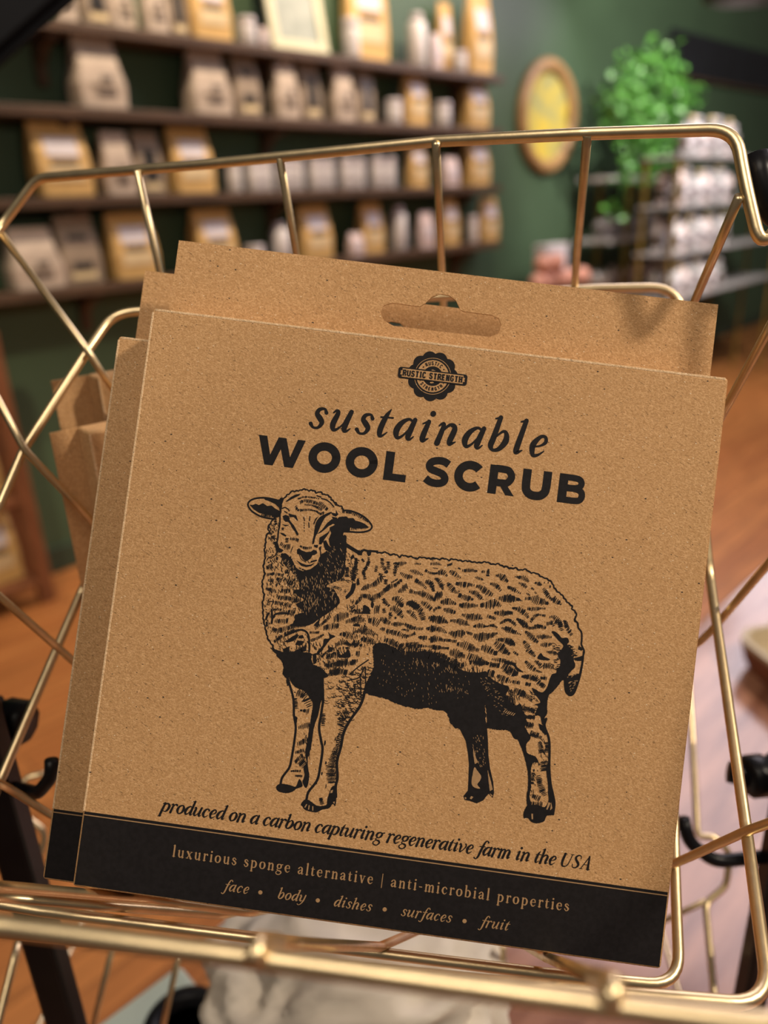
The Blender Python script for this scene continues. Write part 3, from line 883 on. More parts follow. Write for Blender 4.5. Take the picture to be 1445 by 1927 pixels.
SLOT, TAB_TOP = tab_outline(0)
print('tab height', TAB_TOP - S, 'tab left', px2l(325, 452, 0).x, px2l(1343, 577, 0).x)

def slab_with_hole(name, outer, hole, z0, z1, mat, parent):
    loops = [[Vector((x, y, 0)) for x, y in outer]] + ([[Vector((p.x, p.y, 0)) for p in hole]] if hole else [])
    tris = tessellate_polygon(loops)
    flat = [p for l in loops for p in l]; n = len(flat)
    vs = [(p.x, p.y, z1) for p in flat] + [(p.x, p.y, z0) for p in flat]
    fs = []
    for t in tris:
        a, b, c = (flat[i] for i in t)
        if (b - a).cross(c - a).z < 0: t = (t[0], t[2], t[1])
        fs.append(tuple(t)); fs.append((t[2] + n, t[1] + n, t[0] + n))
    k = 0
    for l in loops:
        m = len(l)
        for i in range(m):
            j = (i + 1) % m
            fs.append((k + i, k + j, k + j + n, k + i + n))
        k += m
    o = mesh_obj(name, vs, fs, mat, parent)
    bm = bmesh.new(); bm.from_mesh(o.data); bmesh.ops.recalc_face_normals(bm, faces=bm.faces[:]); bm.to_mesh(o.data); bm.free()
    return o

BAND_Y = (px2l(155.7, 1527, T).y + px2l(1259.5, 1678.5, T).y) / 2
M_FOLD = kraft_material('kraft_fold_highlight', (0.66, 0.45, 0.25))  # paler kraft, the folds' edge highlight put into its colour
def make_pack(label, M):
    r = thing('kraft_box', label, 'box', M, 'kraft scrub boxes')
    # box: softly bevelled, front panel very slightly bowed
    bm = bmesh.new()
    box_bm(bm, -S / 2, S / 2, 0, S, 0.0006, T, 0.0009, 3)
    b = bm_obj('box_body', bm, M_KRAFT, r)
    # lighter creased board edges along the top and left folds, edge highlight painted in
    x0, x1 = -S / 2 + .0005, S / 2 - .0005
    bm = bmesh.new()                        # pale strips standing in for the bright top and left edges
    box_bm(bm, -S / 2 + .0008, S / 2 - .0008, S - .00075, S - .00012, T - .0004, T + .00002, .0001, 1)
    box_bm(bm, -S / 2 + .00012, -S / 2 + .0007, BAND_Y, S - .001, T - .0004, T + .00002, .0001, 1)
    bm_obj('fold_highlight', bm, M_FOLD, b)
    slab_with_hole('hang_tab', [(x0, S * .4), (x1, S * .4), (x1, TAB_TOP), (x0, TAB_TOP)], SLOT, 0, 0.0005, M_KRAFT, r)
    return r

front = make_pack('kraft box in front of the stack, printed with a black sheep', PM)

# ---- ink layers, all drawn on the front panel --------------------------------
class Ink:
    def __init__(self, z): self.v = []; self.f = []; self.z = z
    n = 0
    def step(self): self.n += 1
    def lay(self): return self.z + (self.n % 31) * 7e-7
    def poly_l(self, pts):                 # list of local 2D points (one polygon, may be concave)
        pts = [Vector((p[0], p[1], 0)) for p in pts]
        n0 = len(self.v)
        self.step()
        try: tris = tessellate_polygon([pts])
        except Exception: return
        self.v += [(p.x, p.y, self.lay()) for p in pts]
        for t in tris:
            a, b, c = (pts[i] for i in t)
            if (b - a).cross(c - a).z < 0: t = (t[0], t[2], t[1])
            self.f.append(tuple(n0 + i for i in t))
    def poly(self, pts):
        self.poly_l([px2l(x, y, T)[:2] for x, y in pts])
    def strip_l(self, pts, ws, cap=True):  # variable width stroke in local units
        n = len(pts)
        if n < 2: return
        L, R = [], []
        for i in range(n):
            a = pts[max(i - 1, 0)]; b = pts[min(i + 1, n - 1)]
            dx, dy = b[0] - a[0], b[1] - a[1]; l = math.hypot(dx, dy) or 1e-9
            nx, ny = -dy / l, dx / l
            w = ws[i] / 2
            L.append((pts[i][0] + nx * w, pts[i][1] + ny * w)); R.append((pts[i][0] - nx * w, pts[i][1] - ny * w))
        n0 = len(self.v); self.step(); z = self.lay()
        self.v += [(x, y, z) for x, y in L] + [(x, y, z) for x, y in R]
        for i in range(n - 1):
            self.f.append((n0 + i + n, n0 + i + 1 + n, n0 + i + 1, n0 + i))
        if cap:
            for e, s in ((0, -1), (n - 1, 1)):
                a = pts[max(e - 1, 0)]; b = pts[min(e + 1, n - 1)]
                ang = math.atan2(b[1] - a[1], b[0] - a[0]) + (0 if s > 0 else math.pi)
                m0 = len(self.v); w = ws[e] / 2
                self.v += [(pts[e][0] + w * math.cos(ang + t), pts[e][1] + w * math.sin(ang + t), z) for t in np.linspace(-math.pi / 2, math.pi / 2, 7)]
                self.f.append(tuple(range(m0, m0 + 7)))
    def strip(self, pts, w, cap=True):     # stroke in pixels
        ws = w if isinstance(w, (list, tuple)) else [w] * len(pts)
        loc = [px2l(x, y, T)[:2] for x, y in pts]
        k = S / 1100.0
        self.strip_l(loc, [q * k for q in ws], cap)
    def build(self, name, mat, parent):
        return mesh_obj(name, self.v, self.f, mat, parent)

def catmull(pts, k=6, closed=False):
    P = [tuple(p) for p in pts]; n = len(P)
    if n < 3: return P
    out = []
    rng = range(n if closed else n - 1)
    for i in rng:
        p1, p2 = P[i], P[(i + 1) % n]
        p0 = P[i - 1] if (i > 0 or closed) else tuple(2 * a - b for a, b in zip(p1, p2))
        p3 = P[(i + 2) % n] if (i + 2 < n or closed) else tuple(2 * a - b for a, b in zip(p2, p1))
        for j in range(k):
            t = j / k
            out.append(tuple(.5 * (2 * b + (c - a) * t + (2 * a - 5 * b + 4 * c - d) * t * t + (3 * b - a - 3 * c + d) * t ** 3) for a, b, c, d in zip(p0, p1, p2, p3)))
    if not closed: out.append(P[-1])
    return out

Z1, Z2 = T + 0.00004, T + 0.00008
# ---- lettering ---------------------------------------------------------------
def G(s):
    return [[tuple(float(q) for q in p.split(',')) for p in st.split()] for st in s.split(';')]
IT = {k: (a, G(s)) for k, (a, s) in {
 'a': (1.0, '.80,.90,.10 .54,.99,.13 .24,.74,.23 .12,.34,.27 .26,.03,.17 .50,.17,.10 .76,.62,.07;.86,1.0,.20 .78,.45,.25 .76,.10,.23 .88,.02,.12 1.02,.17,.05'),
 'b': (.96, '.02,1.56,.07 .22,1.62,.12;.24,1.64,.20 .18,.6,.25 .15,.22,.24 .32,.01,.14 .60,.11,.20 .80,.5,.27 .74,.86,.20 .54,.97,.12 .22,.6,.07'),
 'c': (.80, '.70,.82,.20 .56,.98,.12 .28,.84,.19 .12,.4,.27 .28,.02,.17 .50,.05,.11 .72,.24,.05'),
 'd': (1.0, '.80,.90,.10 .54,.99,.13 .24,.74,.23 .12,.34,.27 .26,.03,.17 .50,.17,.10 .76,.62,.07;.66,1.58,.07 .88,1.63,.12;.92,1.65,.20 .78,.5,.25 .76,.1,.23 .88,.02,.12 1.02,.17,.05'),
 'e': (.82, '.14,.42,.07 .48,.50,.09 .70,.70,.16 .62,.95,.14 .38,.93,.16 .14,.5,.26 .26,.03,.18 .5,.04,.12 .74,.26,.05'),
 'f': (.60, '.98,1.50,.18 .84,1.68,.10 .60,1.5,.17 .42,.7,.24 .28,-.2,.21 .1,-.52,.10 -.12,-.42,.17;.1,.95,.09 .74,.97,.09'),
 'g': (.92, '.52,1.0,.11 .24,.86,.19 .18,.56,.21 .42,.36,.11 .70,.54,.19 .74,.86,.19 .52,1.0,.11;.34,.38,.07 .18,.2,.1 .32,.07,.13 .62,-.02,.2 .74,-.24,.16 .5,-.52,.11 .14,-.46,.14 .02,-.22,.11 .25,.03,.08;.72,.92,.08 1.0,1.0,.13'),
 'h': (1.02, '.02,1.56,.07 .22,1.62,.12;.24,1.64,.20 .14,0,.25;.18,.5,.06 .44,.92,.13 .68,.97,.17 .80,.75,.24 .72,.25,.25 .76,.03,.17 1.0,.17,.05'),
 'i': (.54, '.02,.86,.06 .20,.97,.11;.28,1.0,.19 .2,.3,.25 .24,.04,.19 .48,.17,.05;.36,1.40,.25 .37,1.42,.25'),
 'l': (.52, '.04,1.56,.07 .24,1.62,.12;.27,1.64,.20 .2,.3,.25 .24,.04,.19 .48,.17,.05'),
 'm': (1.56, '.02,.86,.07 .14,.98,.12 .24,.9,.19 .16,0,.25;.2,.5,.06 .42,.92,.13 .60,.97,.17 .70,.75,.24 .62,0,.25;.68,.5,.06 .9,.92,.13 1.10,.97,.17 1.22,.75,.24 1.16,.22,.25 1.2,.03,.17 1.44,.17,.05'),
 'n': (1.06, '.02,.86,.07 .14,.98,.12 .24,.88,.19 .16,0,.25;.2,.5,.06 .46,.92,.13 .70,.97,.17 .81,.75,.24 .74,.22,.25 .78,.03,.17 1.02,.17,.05'),
 'o': (.92, '.52,.99,.13 .24,.82,.19 .12,.4,.27 .28,.04,.16 .45,.01,.12 .70,.18,.19 .81,.6,.27 .68,.93,.17 .52,.99,.13'),
 'p': (.98, '.02,.86,.07 .14,.98,.11;.28,1.0,.19 .15,.2,.25 .06,-.54,.23;-.10,-.56,.08 .24,-.56,.08;.2,.55,.06 .42,.92,.12 .62,.98,.16 .84,.72,.27 .76,.25,.22 .52,.02,.12 .18,.1,.08'),
 'r': (.74, '.02,.86,.07 .14,.98,.12 .26,.88,.19 .16,0,.25;.2,.5,.06 .42,.92,.11 .62,.99,.19 .70,.9,.2'),
 's': (.70, '.64,.80,.17 .50,.98,.11 .26,.92,.17 .21,.70,.21 .40,.50,.25 .56,.29,.21 .46,.04,.13 .22,.01,.11 .04,.18,.18'),
 't': (.60, '.44,1.36,.05 .30,1.0,.20 .2,.4,.25 .24,.05,.2 .38,.03,.11 .56,.22,.05;.06,.93,.08 .64,.96,.08'),
 'u': (1.06, '.02,.86,.07 .14,.98,.12 .24,.85,.20 .15,.3,.25 .26,.02,.17 .50,.15,.09 .76,.6,.06;.86,1.0,.20 .76,.4,.25 .76,.08,.21 .88,.02,.12 1.04,.17,.05'),
 'v': (.88, '.02,.86,.08 .14,.98,.14 .25,.7,.24 .28,.04,.15 .6,.3,.10 .82,.74,.14 .72,1.0,.15'),
 'y': (.92, '.02,.86,.08 .14,.98,.14 .24,.8,.22 .2,.32,.25 .3,.06,.15 .55,.2,.08;.86,1,.2 .74,.2,.21 .5,-.32,.13 .2,-.53,.10 .0,-.42,.15'),
 'U': (1.30, '.30,1.45,.23 .2,.6,.25 .30,.10,.21 .56,-.01,.13 .86,.15,.11 1.0,.6,.09 1.12,1.45,.09;.1,1.45,.07 .52,1.45,.07;.95,1.45,.07 1.30,1.45,.07'),
 'S': (.96, '.88,1.10,.08 .82,1.36,.10 .55,1.47,.13 .28,1.25,.2 .34,.95,.24 .66,.60,.26 .76,.3,.22 .54,.01,.12 .2,.05,.10 .08,.38,.08'),
 'A': (1.26, '.0,.0,.07 .36,0,.07;.16,0,.09 .78,1.50,.10;.76,1.50,.16 .98,0,.26;.38,.5,.08 .88,.5,.08;.80,0,.07 1.22,0,.07'),
 '.': (.4, '.14,.34,.30 .15,.35,.30'), ' ': (.42, '')}.items() if s} 
RO = {k: (a, G(s)) for k, (a, s) in {
 'a': (.88, '.12,.76,.18 .30,.97,.11 .50,.96,.13 .62,.74,.21 .62,.15,.22 .70,.02,.12 .86,.10,.05;.6,.58,.07 .3,.5,.11 .13,.26,.21 .28,.02,.15 .6,.25,.06'),
 'b': (.98, '.18,1.6,.22 .18,.05,.20;.02,1.6,.07 .2,1.64,.07;.2,.7,.06 .44,.98,.12 .72,.80,.2 .80,.48,.25 .70,.12,.18 .44,.00,.11 .2,.12,.08'),
 'c': (.82, '.70,.76,.18 .50,.98,.11 .24,.84,.18 .12,.48,.25 .26,.1,.18 .50,.0,.12 .74,.22,.05'),
 'e': (.86, '.16,.55,.08 .7,.55,.08;.72,.56,.14 .66,.86,.15 .44,.98,.11 .2,.82,.18 .12,.48,.25 .26,.1,.18 .50,.0,.12 .76,.22,.05'),
 'g': (.94, '.46,1.0,.11 .20,.86,.19 .18,.52,.19 .44,.36,.11 .68,.52,.19 .68,.86,.19 .46,1.0,.11;.3,.38,.07 .14,.2,.1 .3,.07,.15 .66,-.02,.2 .78,-.24,.15 .5,-.5,.11 .14,-.46,.13 .04,-.22,.11 .25,.03,.08;.68,.92,.08 .92,.98,.12'),
 'i': (.46, '.22,.98,.22 .22,.0,.22;.04,.94,.06 .2,.99,.08;.03,.03,.07 .42,.03,.07;.22,1.42,.25 .23,1.43,.25'),
 'l': (.46, '.22,1.62,.22 .22,0,.22;.04,1.58,.06 .2,1.63,.08;.03,.03,.07 .42,.03,.07'),
 'm': (1.46, '.22,.98,.19 .22,0,.22;.04,.94,.06 .2,.99,.08;.04,.03,.07 .40,.03,.07;.24,.7,.06 .46,.95,.13 .64,.93,.17 .72,.7,.22 .72,0,.22;.55,.03,.07 .89,.03,.07;.74,.7,.06 .96,.95,.13 1.14,.93,.17 1.22,.7,.22 1.22,0,.22;1.05,.03,.07 1.40,.03,.07'),
 'n': (.98, '.22,.98,.19 .22,0,.22;.04,.94,.06 .2,.99,.08;.04,.03,.07 .40,.03,.07;.24,.7,.06 .48,.95,.13 .66,.93,.17 .75,.7,.22 .75,0,.22;.57,.03,.07 .94,.03,.07'),
 'o': (.94, '.46,.99,.11 .20,.84,.18 .12,.48,.25 .22,.12,.18 .46,.0,.11 .70,.14,.18 .80,.5,.25 .70,.86,.18 .46,.99,.11'),
 'p': (1.0, '.22,.98,.19 .22,-.54,.22;.04,.94,.06 .2,.99,.08;.04,-.54,.07 .42,-.54,.07;.24,.7,.06 .46,.98,.12 .74,.80,.2 .82,.48,.25 .72,.12,.18 .46,.0,.11 .24,.12,.08'),
 'r': (.70, '.22,.98,.19 .22,0,.22;.04,.94,.06 .2,.99,.08;.04,.03,.07 .42,.03,.07;.24,.64,.06 .42,.94,.11 .60,.96,.18 .64,.86,.18'),
 's': (.70, '.58,.78,.13 .40,.98,.11 .18,.90,.17 .17,.70,.19 .40,.52,.22 .60,.30,.21 .48,.04,.13 .26,.0,.11 .08,.24,.13'),
 't': (.60, '.24,1.28,.10 .23,.9,.20 .23,.2,.22 .34,.02,.14 .56,.14,.05;.04,.95,.08 .52,.95,.08'),
 'u': (1.0, '.22,.98,.20 .22,.3,.22 .34,.03,.15 .54,.06,.11 .74,.3,.06;.76,.98,.20 .76,.0,.22;.04,.95,.06 .2,.97,.08;.58,.95,.06 .74,.97,.08;.76,.03,.07 .94,.03,.07'),
 'v': (.90, '.18,.98,.22 .44,0,.20;.46,.0,.09 .72,.98,.09;.03,.96,.07 .38,.96,.07;.58,.96,.07 .88,.96,.07'),
 'x': (.90, '.16,.98,.24 .72,0,.24;.12,0,.09 .74,.98,.09;.02,.96,.07 .38,.96,.07;.58,.96,.07 .88,.96,.07;.0,.03,.07 .32,.03,.07;.54,.03,.07 .88,.03,.07'),
 '-': (.56, '.10,.52,.13 .44,.52,.13'), '|': (.40, '.2,1.64,.10 .2,-.36,.10'), ' ': (.46, '')}.items() if s}

def text_run(ink, txt, font, a, b, xh, shear=0.0, wk=1.0, space=.45):
    # a, b: pixels where the baseline starts and ends; letters are tracked out to fill it
    A = Vector(px2l(*a, T)[:2]); B = Vector(px2l(*b, T)[:2])
    d = (B - A); L = d.length; d.normalize(); n = Vector((-d.y, d.x))
    k = xh * S / 1100.0
    adv = [font[c][0] if c in font else space for c in txt]
    last = adv[-1] - .06
    nat = (sum(adv[:-1]) + last) * k
    tr = (L - nat) / max(1, len(txt) - 1)
    x = 0.0
    for c, ad in zip(txt, adv):
        if c in font:
            for st in font[c][1]:
                pts = catmull(st, 7)
                P = [A + d * (x + (p[0] + p[1] * shear) * k) + n * (p[1] * k) for p in pts]
                ink.strip_l([tuple(p) for p in P], [max(.03, p[2]) * k * wk for p in pts])
        x += ad * k + tr

def sans(ink):
    # WOOL SCRUB, bold geometric capitals; each letter fitted between two pixels on its baseline
    base0, base1 = (487, 872.5), (1103, 951.5)
    A = Vector(px2l(*base0, T)[:2]); B = Vector(px2l(*base1, T)[:2]); d = (B - A).normalized(); n = Vector((-d.y, d.x))
    kx = (B - A).length / (1102.8 - 486.5); cap = 54.5 * S / 1100.0
    def ellipse(cx, cy, rx, ry, a0, a1, m=40): return [(cx + rx * math.cos(math.radians(a0 + (a1 - a0) * i / m)), cy + ry * math.sin(math.radians(a0 + (a1 - a0) * i / m))) for i in range(m + 1)]
    W_ = [(0, 1), (.28, 1), (.46, .36), (.67, 1), (.93, 1), (1.13, .36), (1.32, 1), (1.58, 1), (1.27, 0), (.98, 0), (.79, .60), (.59, 0), (.31, 0)]
    L_ = [(0, 0), (.75, 0), (.75, .25), (.295, .25), (.295, 1), (0, 1)]
    items = [
        ('p', 479.5, 568.6, 1.58, [W_], []), ('p', 577, 638.2, 1.09, [], [(ellipse(.545, .5, .395, .385, 0, 378, 42), .295)]),
        ('p', 647.5, 708.7, 1.09, [], [(ellipse(.545, .5, .395, .385, 0, 378, 42), .295)]), ('p', 721.5, 763.5, .75, [L_], []),
        ('p', 797, 843.5, .92, [], [(catmull([(.86, .80), (.68, .885), (.46, .895), (.24, .83), (.155, .70), (.22, .58), (.45, .515), (.68, .44), (.775, .29), (.70, .16), (.48, .105), (.24, .135), (.06, .235)], 6), .26)]),
        ('p', 852.5, 907, 1.0, [], [(ellipse(.545, .5, .395, .385, 42, 318), .295)]),
        ('p', 917.6, 968.5, .95, [[(0, 0), (.295, 0), (.295, 1), (0, 1)], [(.40, .42), (.64, .36), (.93, 0), (.63, 0), (.38, .35)]], [(catmull([(.2, .885), (.46, .885), (.66, .85), (.775, .65), (.66, .44), (.46, .405), (.2, .405)], 6), .25)]),
        ('p', 979.5, 1033, .96, [], [([(.138, 1), (.138, .62)] + catmull([(.138, .5), (.17, .28), (.30, .145), (.48, .112), (.66, .145), (.79, .28), (.822, .5)], 6) + [(.822, .62), (.822, 1)], .29)]),
        ('p', 1047.6, 1099.5, .93, [[(0, 0), (.295, 0), (.295, 1), (0, 1)]], [(catmull([(.2, .89), (.50, .89), (.68, .85), (.75, .72), (.68, .59), (.50, .54), (.2, .54)], 6), .215), (catmull([(.2, .52), (.54, .52), (.74, .46), (.805, .31), (.74, .15), (.54, .11), (.2, .11)], 6), .22)]),
    ]
    for _, l, r, w, polys, strips in items:
        sx = (r - l) / w * kx; x0 = (l - 486.5) * kx
        f = lambda p: A + d * (x0 + p[0] * sx) + n * (p[1] * cap)
        for q in polys: ink.poly_l([f(p) for p in q])
        for q, w_ in strips: ink.strip_l([tuple(f(p)) for p in q], [w_ * cap] * len(q), cap=False)

lettering = Ink(Z1)
text_run(lettering, 'sustainable', IT, (581, 803.5), (1021, 859), 38.5, shear=.17, wk=1.12)
lettering.build('printed_script_word', M_INK, front)
lettering = Ink(Z1)
sans(lettering)
lettering.build('printed_capitals', M_INK, front)
lettering = Ink(Z1)
text_run(lettering, 'produced on a carbon capturing regenerative farm in the USA', IT, (302, 1526), (1109, 1636.5), 15.8, shear=.20, wk=1.15)
lettering.build('printed_sentence', M_INK, front)

# black band along the bottom with its thin line
band = Ink(Z1)
l_t, r_t = px2l(155.7, 1527, T), px2l(1259.5, 1678.5, T)
e = S / 2 - .0006
band.poly_l([(-e, .0007), (e, .0007), (e, (l_t.y + r_t.y) / 2), (-e, (l_t.y + r_t.y) / 2)])
BAND_TOP = (l_t.y + r_t.y) / 2
bo = band.build('printed_band', M_INK, front)
side = Ink(0)                                # the band wraps onto both side faces
for sx in (-1, 1):
    X = sx * (S / 2 + .00004); k0 = len(side.v)
    side.v += [(X, .0007, .001), (X, .0007, T - .0008), (X, BAND_TOP, T - .0008), (X, BAND_TOP, .001)]
    side.f.append((k0, k0 + 1, k0 + 2, k0 + 3) if sx > 0 else (k0 + 3, k0 + 2, k0 + 1, k0))
side.build('printed_band', M_INK, front)
rev = Ink(Z2)
yl = BAND_TOP - .00078
rev.poly_l([(-e, yl - .00012), (e, yl - .00012), (e, yl + .00012), (-e, yl + .00012)])
text_run(rev, 'luxurious sponge alternative | anti-microbial properties', RO, (324, 1611), (1069, 1714), 12.6, wk=1.05, space=.5)
for w_, a, b in (('face', (420, 1675), (465.5, 1681.5)), ('body', (521.5, 1690), (571.5, 1697)), ('dishes', (627, 1704.5), (696.5, 1714.5)), ('surfaces', (754, 1722.5), (847, 1735.5)), ('fruit', (903, 1743), (954.5, 1750.5))):
    text_run(rev, w_, IT, a, b, 12.2, shear=.20, wk=.92)
for x, y in ((490, 1679), (598, 1694), (723.8, 1711), (874, 1733)):
    rev.poly([(x + 4 * math.cos(t), y + 4 * math.sin(t)) for t in np.linspace(0, 2 * math.pi, 16)[:-1]])
M_REV = material('kraft_letter', (0.43, 0.26, 0.125), 0.75, var=0.15, scale=1500)
rev.build('reversed_words', M_REV, front)

# round emblem with a banner
def emblem():
    C = Vector(px2l(814, 708, T)[:2]); k = S / 1100.0
    d = Vector(px2l(914, 708 + 12.2, T)[:2]) - C; d.normalize(); n = Vector((-d.y, d.x))
    f = lambda x, y: tuple(C + d * (x * k) + n * (y * k))
    blk, tan, top, top2 = Ink(Z1), Ink(Z2), Ink(T + .00012), Ink(T + .00016)
    lobe = lambda t: 42.6 + 5.2 * abs(math.cos(5.5 * (t - math.radians(106)))) ** .8
    disc = lambda r, m=48: [f(r * math.cos(t), r * math.sin(t)) for t in np.linspace(0, 2 * math.pi, m + 1)[:-1]]
    blk.poly_l([f(lobe(t) * math.cos(t), lobe(t) * math.sin(t)) for t in np.linspace(0, 2 * math.pi, 200)[:-1]])
    def ring(ink, r, w):
        P = [f(r * math.cos(t), r * math.sin(t)) for t in np.linspace(0, 2 * math.pi, 61)]
        ink.strip_l(P, [w * k] * 61, cap=False)
    ring(tan, 34.3, 1.0); ring(tan, 24.6, 11.6)
    for x, y in ((-1, 11), (2, 10), (-1, -12.5), (1, -12)):
        tan.poly_l([f(x + 2.6 * math.cos(t), y + 1.3 * math.sin(t)) for t in np.linspace(0, 2 * math.pi, 10)[:-1]])
    def rrect(ink, w, h, notch):
        P = []
        for sx, sy, a0 in ((1, 1, 0), (-1, 1, 90), (-1, -1, 180), (1, -1, 270)):
            P += [f(sx * (w - notch) + notch * math.cos(math.radians(a0 + 90 * i / 5)), sy * (h - notch) + notch * math.sin(math.radians(a0 + 90 * i / 5))) for i in range(6)]
        ink.poly_l(P)
    rrect(top, 65.5, 10.6, 5)
    q = [(-58, 8), (58, 8), (58, 4), (61, 4), (61, 1.2), (59.5, 0), (61, -1.2), (61, -4), (58, -4), (58, -8), (-58, -8), (-58, -4), (-61, -4), (-61, -1.2), (-59.5, 0), (-61, 1.2), (-61, 4), (-58, 4)]
    top2.poly_l([f(*p) for p in q])
    BL_ = {'R': ['0,0 0,1', '0,.95 .45,.95 .55,.75 .45,.52 0,.52', '.3,.5 .6,0'], 'U': ['0,1 0,.2 .15,.03 .4,.03 .55,.2 .55,1'], 'S': ['.55,.78 .42,.95 .12,.95 .02,.75 .12,.56 .45,.45 .55,.25 .42,.04 .1,.04 0,.25'],
           'T': ['0,.93 .6,.93', '.3,.93 .3,0'], 'I': ['.1,0 .1,1'], 'C': ['.52,.75 .4,.96 .12,.96 0,.75 0,.25 .12,.04 .4,.04 .52,.25'], 'E': ['0,0 0,1', '0,.95 .5,.95', '0,.5 .4,.5', '0,.05 .5,.05'],
           'N': ['0,0 0,1', '0,1 .5,0', '.5,0 .5,1'], 'G': ['.52,.75 .4,.96 .12,.96 0,.75 0,.25 .12,.04 .4,.04 .52,.2 .52,.45', '.3,.45 .6,.45'], 'H': ['0,0 0,1', '.52,0 .52,1', '0,.5 .52,.5']}
    WD = {'I': .2, 'T': .6}
    t = 'RUSTIC STRENGTH'; x0 = -55.5; step_sp = 5.0; cap = 10.6
    tot = sum(WD.get(c, .55) for c in t if c != ' '); gap = (111 - step_sp - tot * cap * .78) / (len(t) - 2)
    k4 = Ink(T + .0002)
    x = x0
    for c in t:
        if c == ' ': x += step_sp; continue
        for st in BL_[c]:
            P = [tuple(float(v) for v in p.split(',')) for p in st.split()]
            k4.strip_l([f(x + p[0] * cap * .78, (p[1] - .5) * cap) for p in P], [2.7 * k] * len(P), cap=False)
            if len(P) == 2 and P[0][0] == P[1][0]:       # slab serifs
                for yy in (P[0][1], P[1][1]):
                    k4.strip_l([f(x + (P[0][0] - .22) * cap * .78, (yy - .5) * cap * .93), f(x + (P[0][0] + .22) * cap * .78, (yy - .5) * cap * .93)], [1.5 * k] * 2, cap=False)
        x += WD.get(c, .55) * cap * .78 + gap
    k2 = Ink(T + .00012)
    def arc(word, r, a0, a1, flip, cap):
        m = len(word)
        for i, c in enumerate(word):
            a = math.radians(a0 + (a1 - a0) * i / (m - 1))
            for st in BL_[c]:
                P = []
                for p in st.split():
                    u, v = (float(q) for q in p.split(','))
                    u = (u - .28) * cap * .8; v = (v - .5) * cap
                    s = -1 if flip else 1
                    rr = r + s * v; aa = a - s * u / r
                    P.append(f(rr * math.cos(aa), rr * math.sin(aa)))
                k2.strip_l(P, [1.55 * k] * len(P), cap=False)
    arc('RUSTIC', 24.6, 124, 56, False, 6.4); arc('STRENGTH', 24.6, 222, 318, True, 6.0)
    for a in (142, 38, 205, 335):
        a = math.radians(a)
        k2.poly_l([f(24.6 * math.cos(a) + 1.5 * math.cos(s), 24.6 * math.sin(a) + 1.5 * math.sin(s)) for s in np.linspace(0, 6.283, 8)[:-1]])
    o = blk.build('emblem', M_INK, front)
    tan.build('emblem_ring', M_KRAFT, o); k2.build('emblem_ring_letters', M_INK, o); top.build('emblem_banner', M_INK, o)
    top2.build('emblem_banner_field', M_KRAFT, o); k4.build('emblem_banner_letters', M_INK, o)
emblem()
# ---- the engraved sheep: outlines, solid blacks and rows of wool hatching ------
rnd = random.Random(11)
sheep, flecks = Ink(Z1), Ink(Z2)

def parse(s):
    return [tuple(float(v) for v in p.split(',')) for p in s.split()]

class Plate:                                # a drawing patch: origin and scale in the photograph
    def __init__(self, x0, y0, s): self.o = (x0, y0); self.s = s
    def P(self, x, y): return (self.o[0] + x / self.s, self.o[1] + y / self.s)
    def tufts(self, txt):
        for row in txt.split(';'):
            if not row.strip(): continue
            pts = [(*self.P(a, b), h / self.s) for a, b, h in parse(row)]
            tuft(pts)
    def fills(self, txt, ink=None, rough=0.0, smooth=False):
        for row in txt.split(';'):
            if not row.strip(): continue
            q = [self.P(*p) for p in parse(row)]
            if (smooth or rough) and len(q) > 5: q = catmull(q, 3, True)
            if rough: q = ragged(q, rough)
            (ink or sheep).poly(q)
    def scallop(self, txt, w, wave=9.0, amp=1.5, side=1):
        # an outline drawn as a row of small bumps
        q = catmull([self.P(*p) for p in parse(txt)], 10)
        out = []; acc = 0.0
        for a, b in zip(q, q[1:]):
            dx, dy = b[0] - a[0], b[1] - a[1]; l = math.hypot(dx, dy) or 1e-6
            m = max(1, int(l / .7))
            for j in range(m):
                t = j / m; s = acc + l * t
                k = amp * (abs(math.sin(math.pi * s / wave)) - .5) * (1 + .35 * math.sin(s * .37))
                out.append((a[0] + dx * t + side * dy / l * k, a[1] + dy * t - side * dx / l * k))
            acc += l
        sheep.strip(out, [w / self.s * (1 + .12 * math.sin(i * .31)) for i in range(len(out))])
    def lines(self, txt, w, ink=None, spl=True, taper=False):
        for row in txt.split(';'):
            if not row.strip(): continue
            q = [self.P(*p) for p in parse(row)]
            if spl: q = catmull(q, 5)
            ws = [w / self.s] * len(q)
            if taper:
                m = len(q) - 1
                ws = [w / self.s * (.3 + .7 * math.sin(math.pi * min(1, max(0, i / m)))) for i in range(m + 1)]
            (ink or sheep).strip(q, ws)

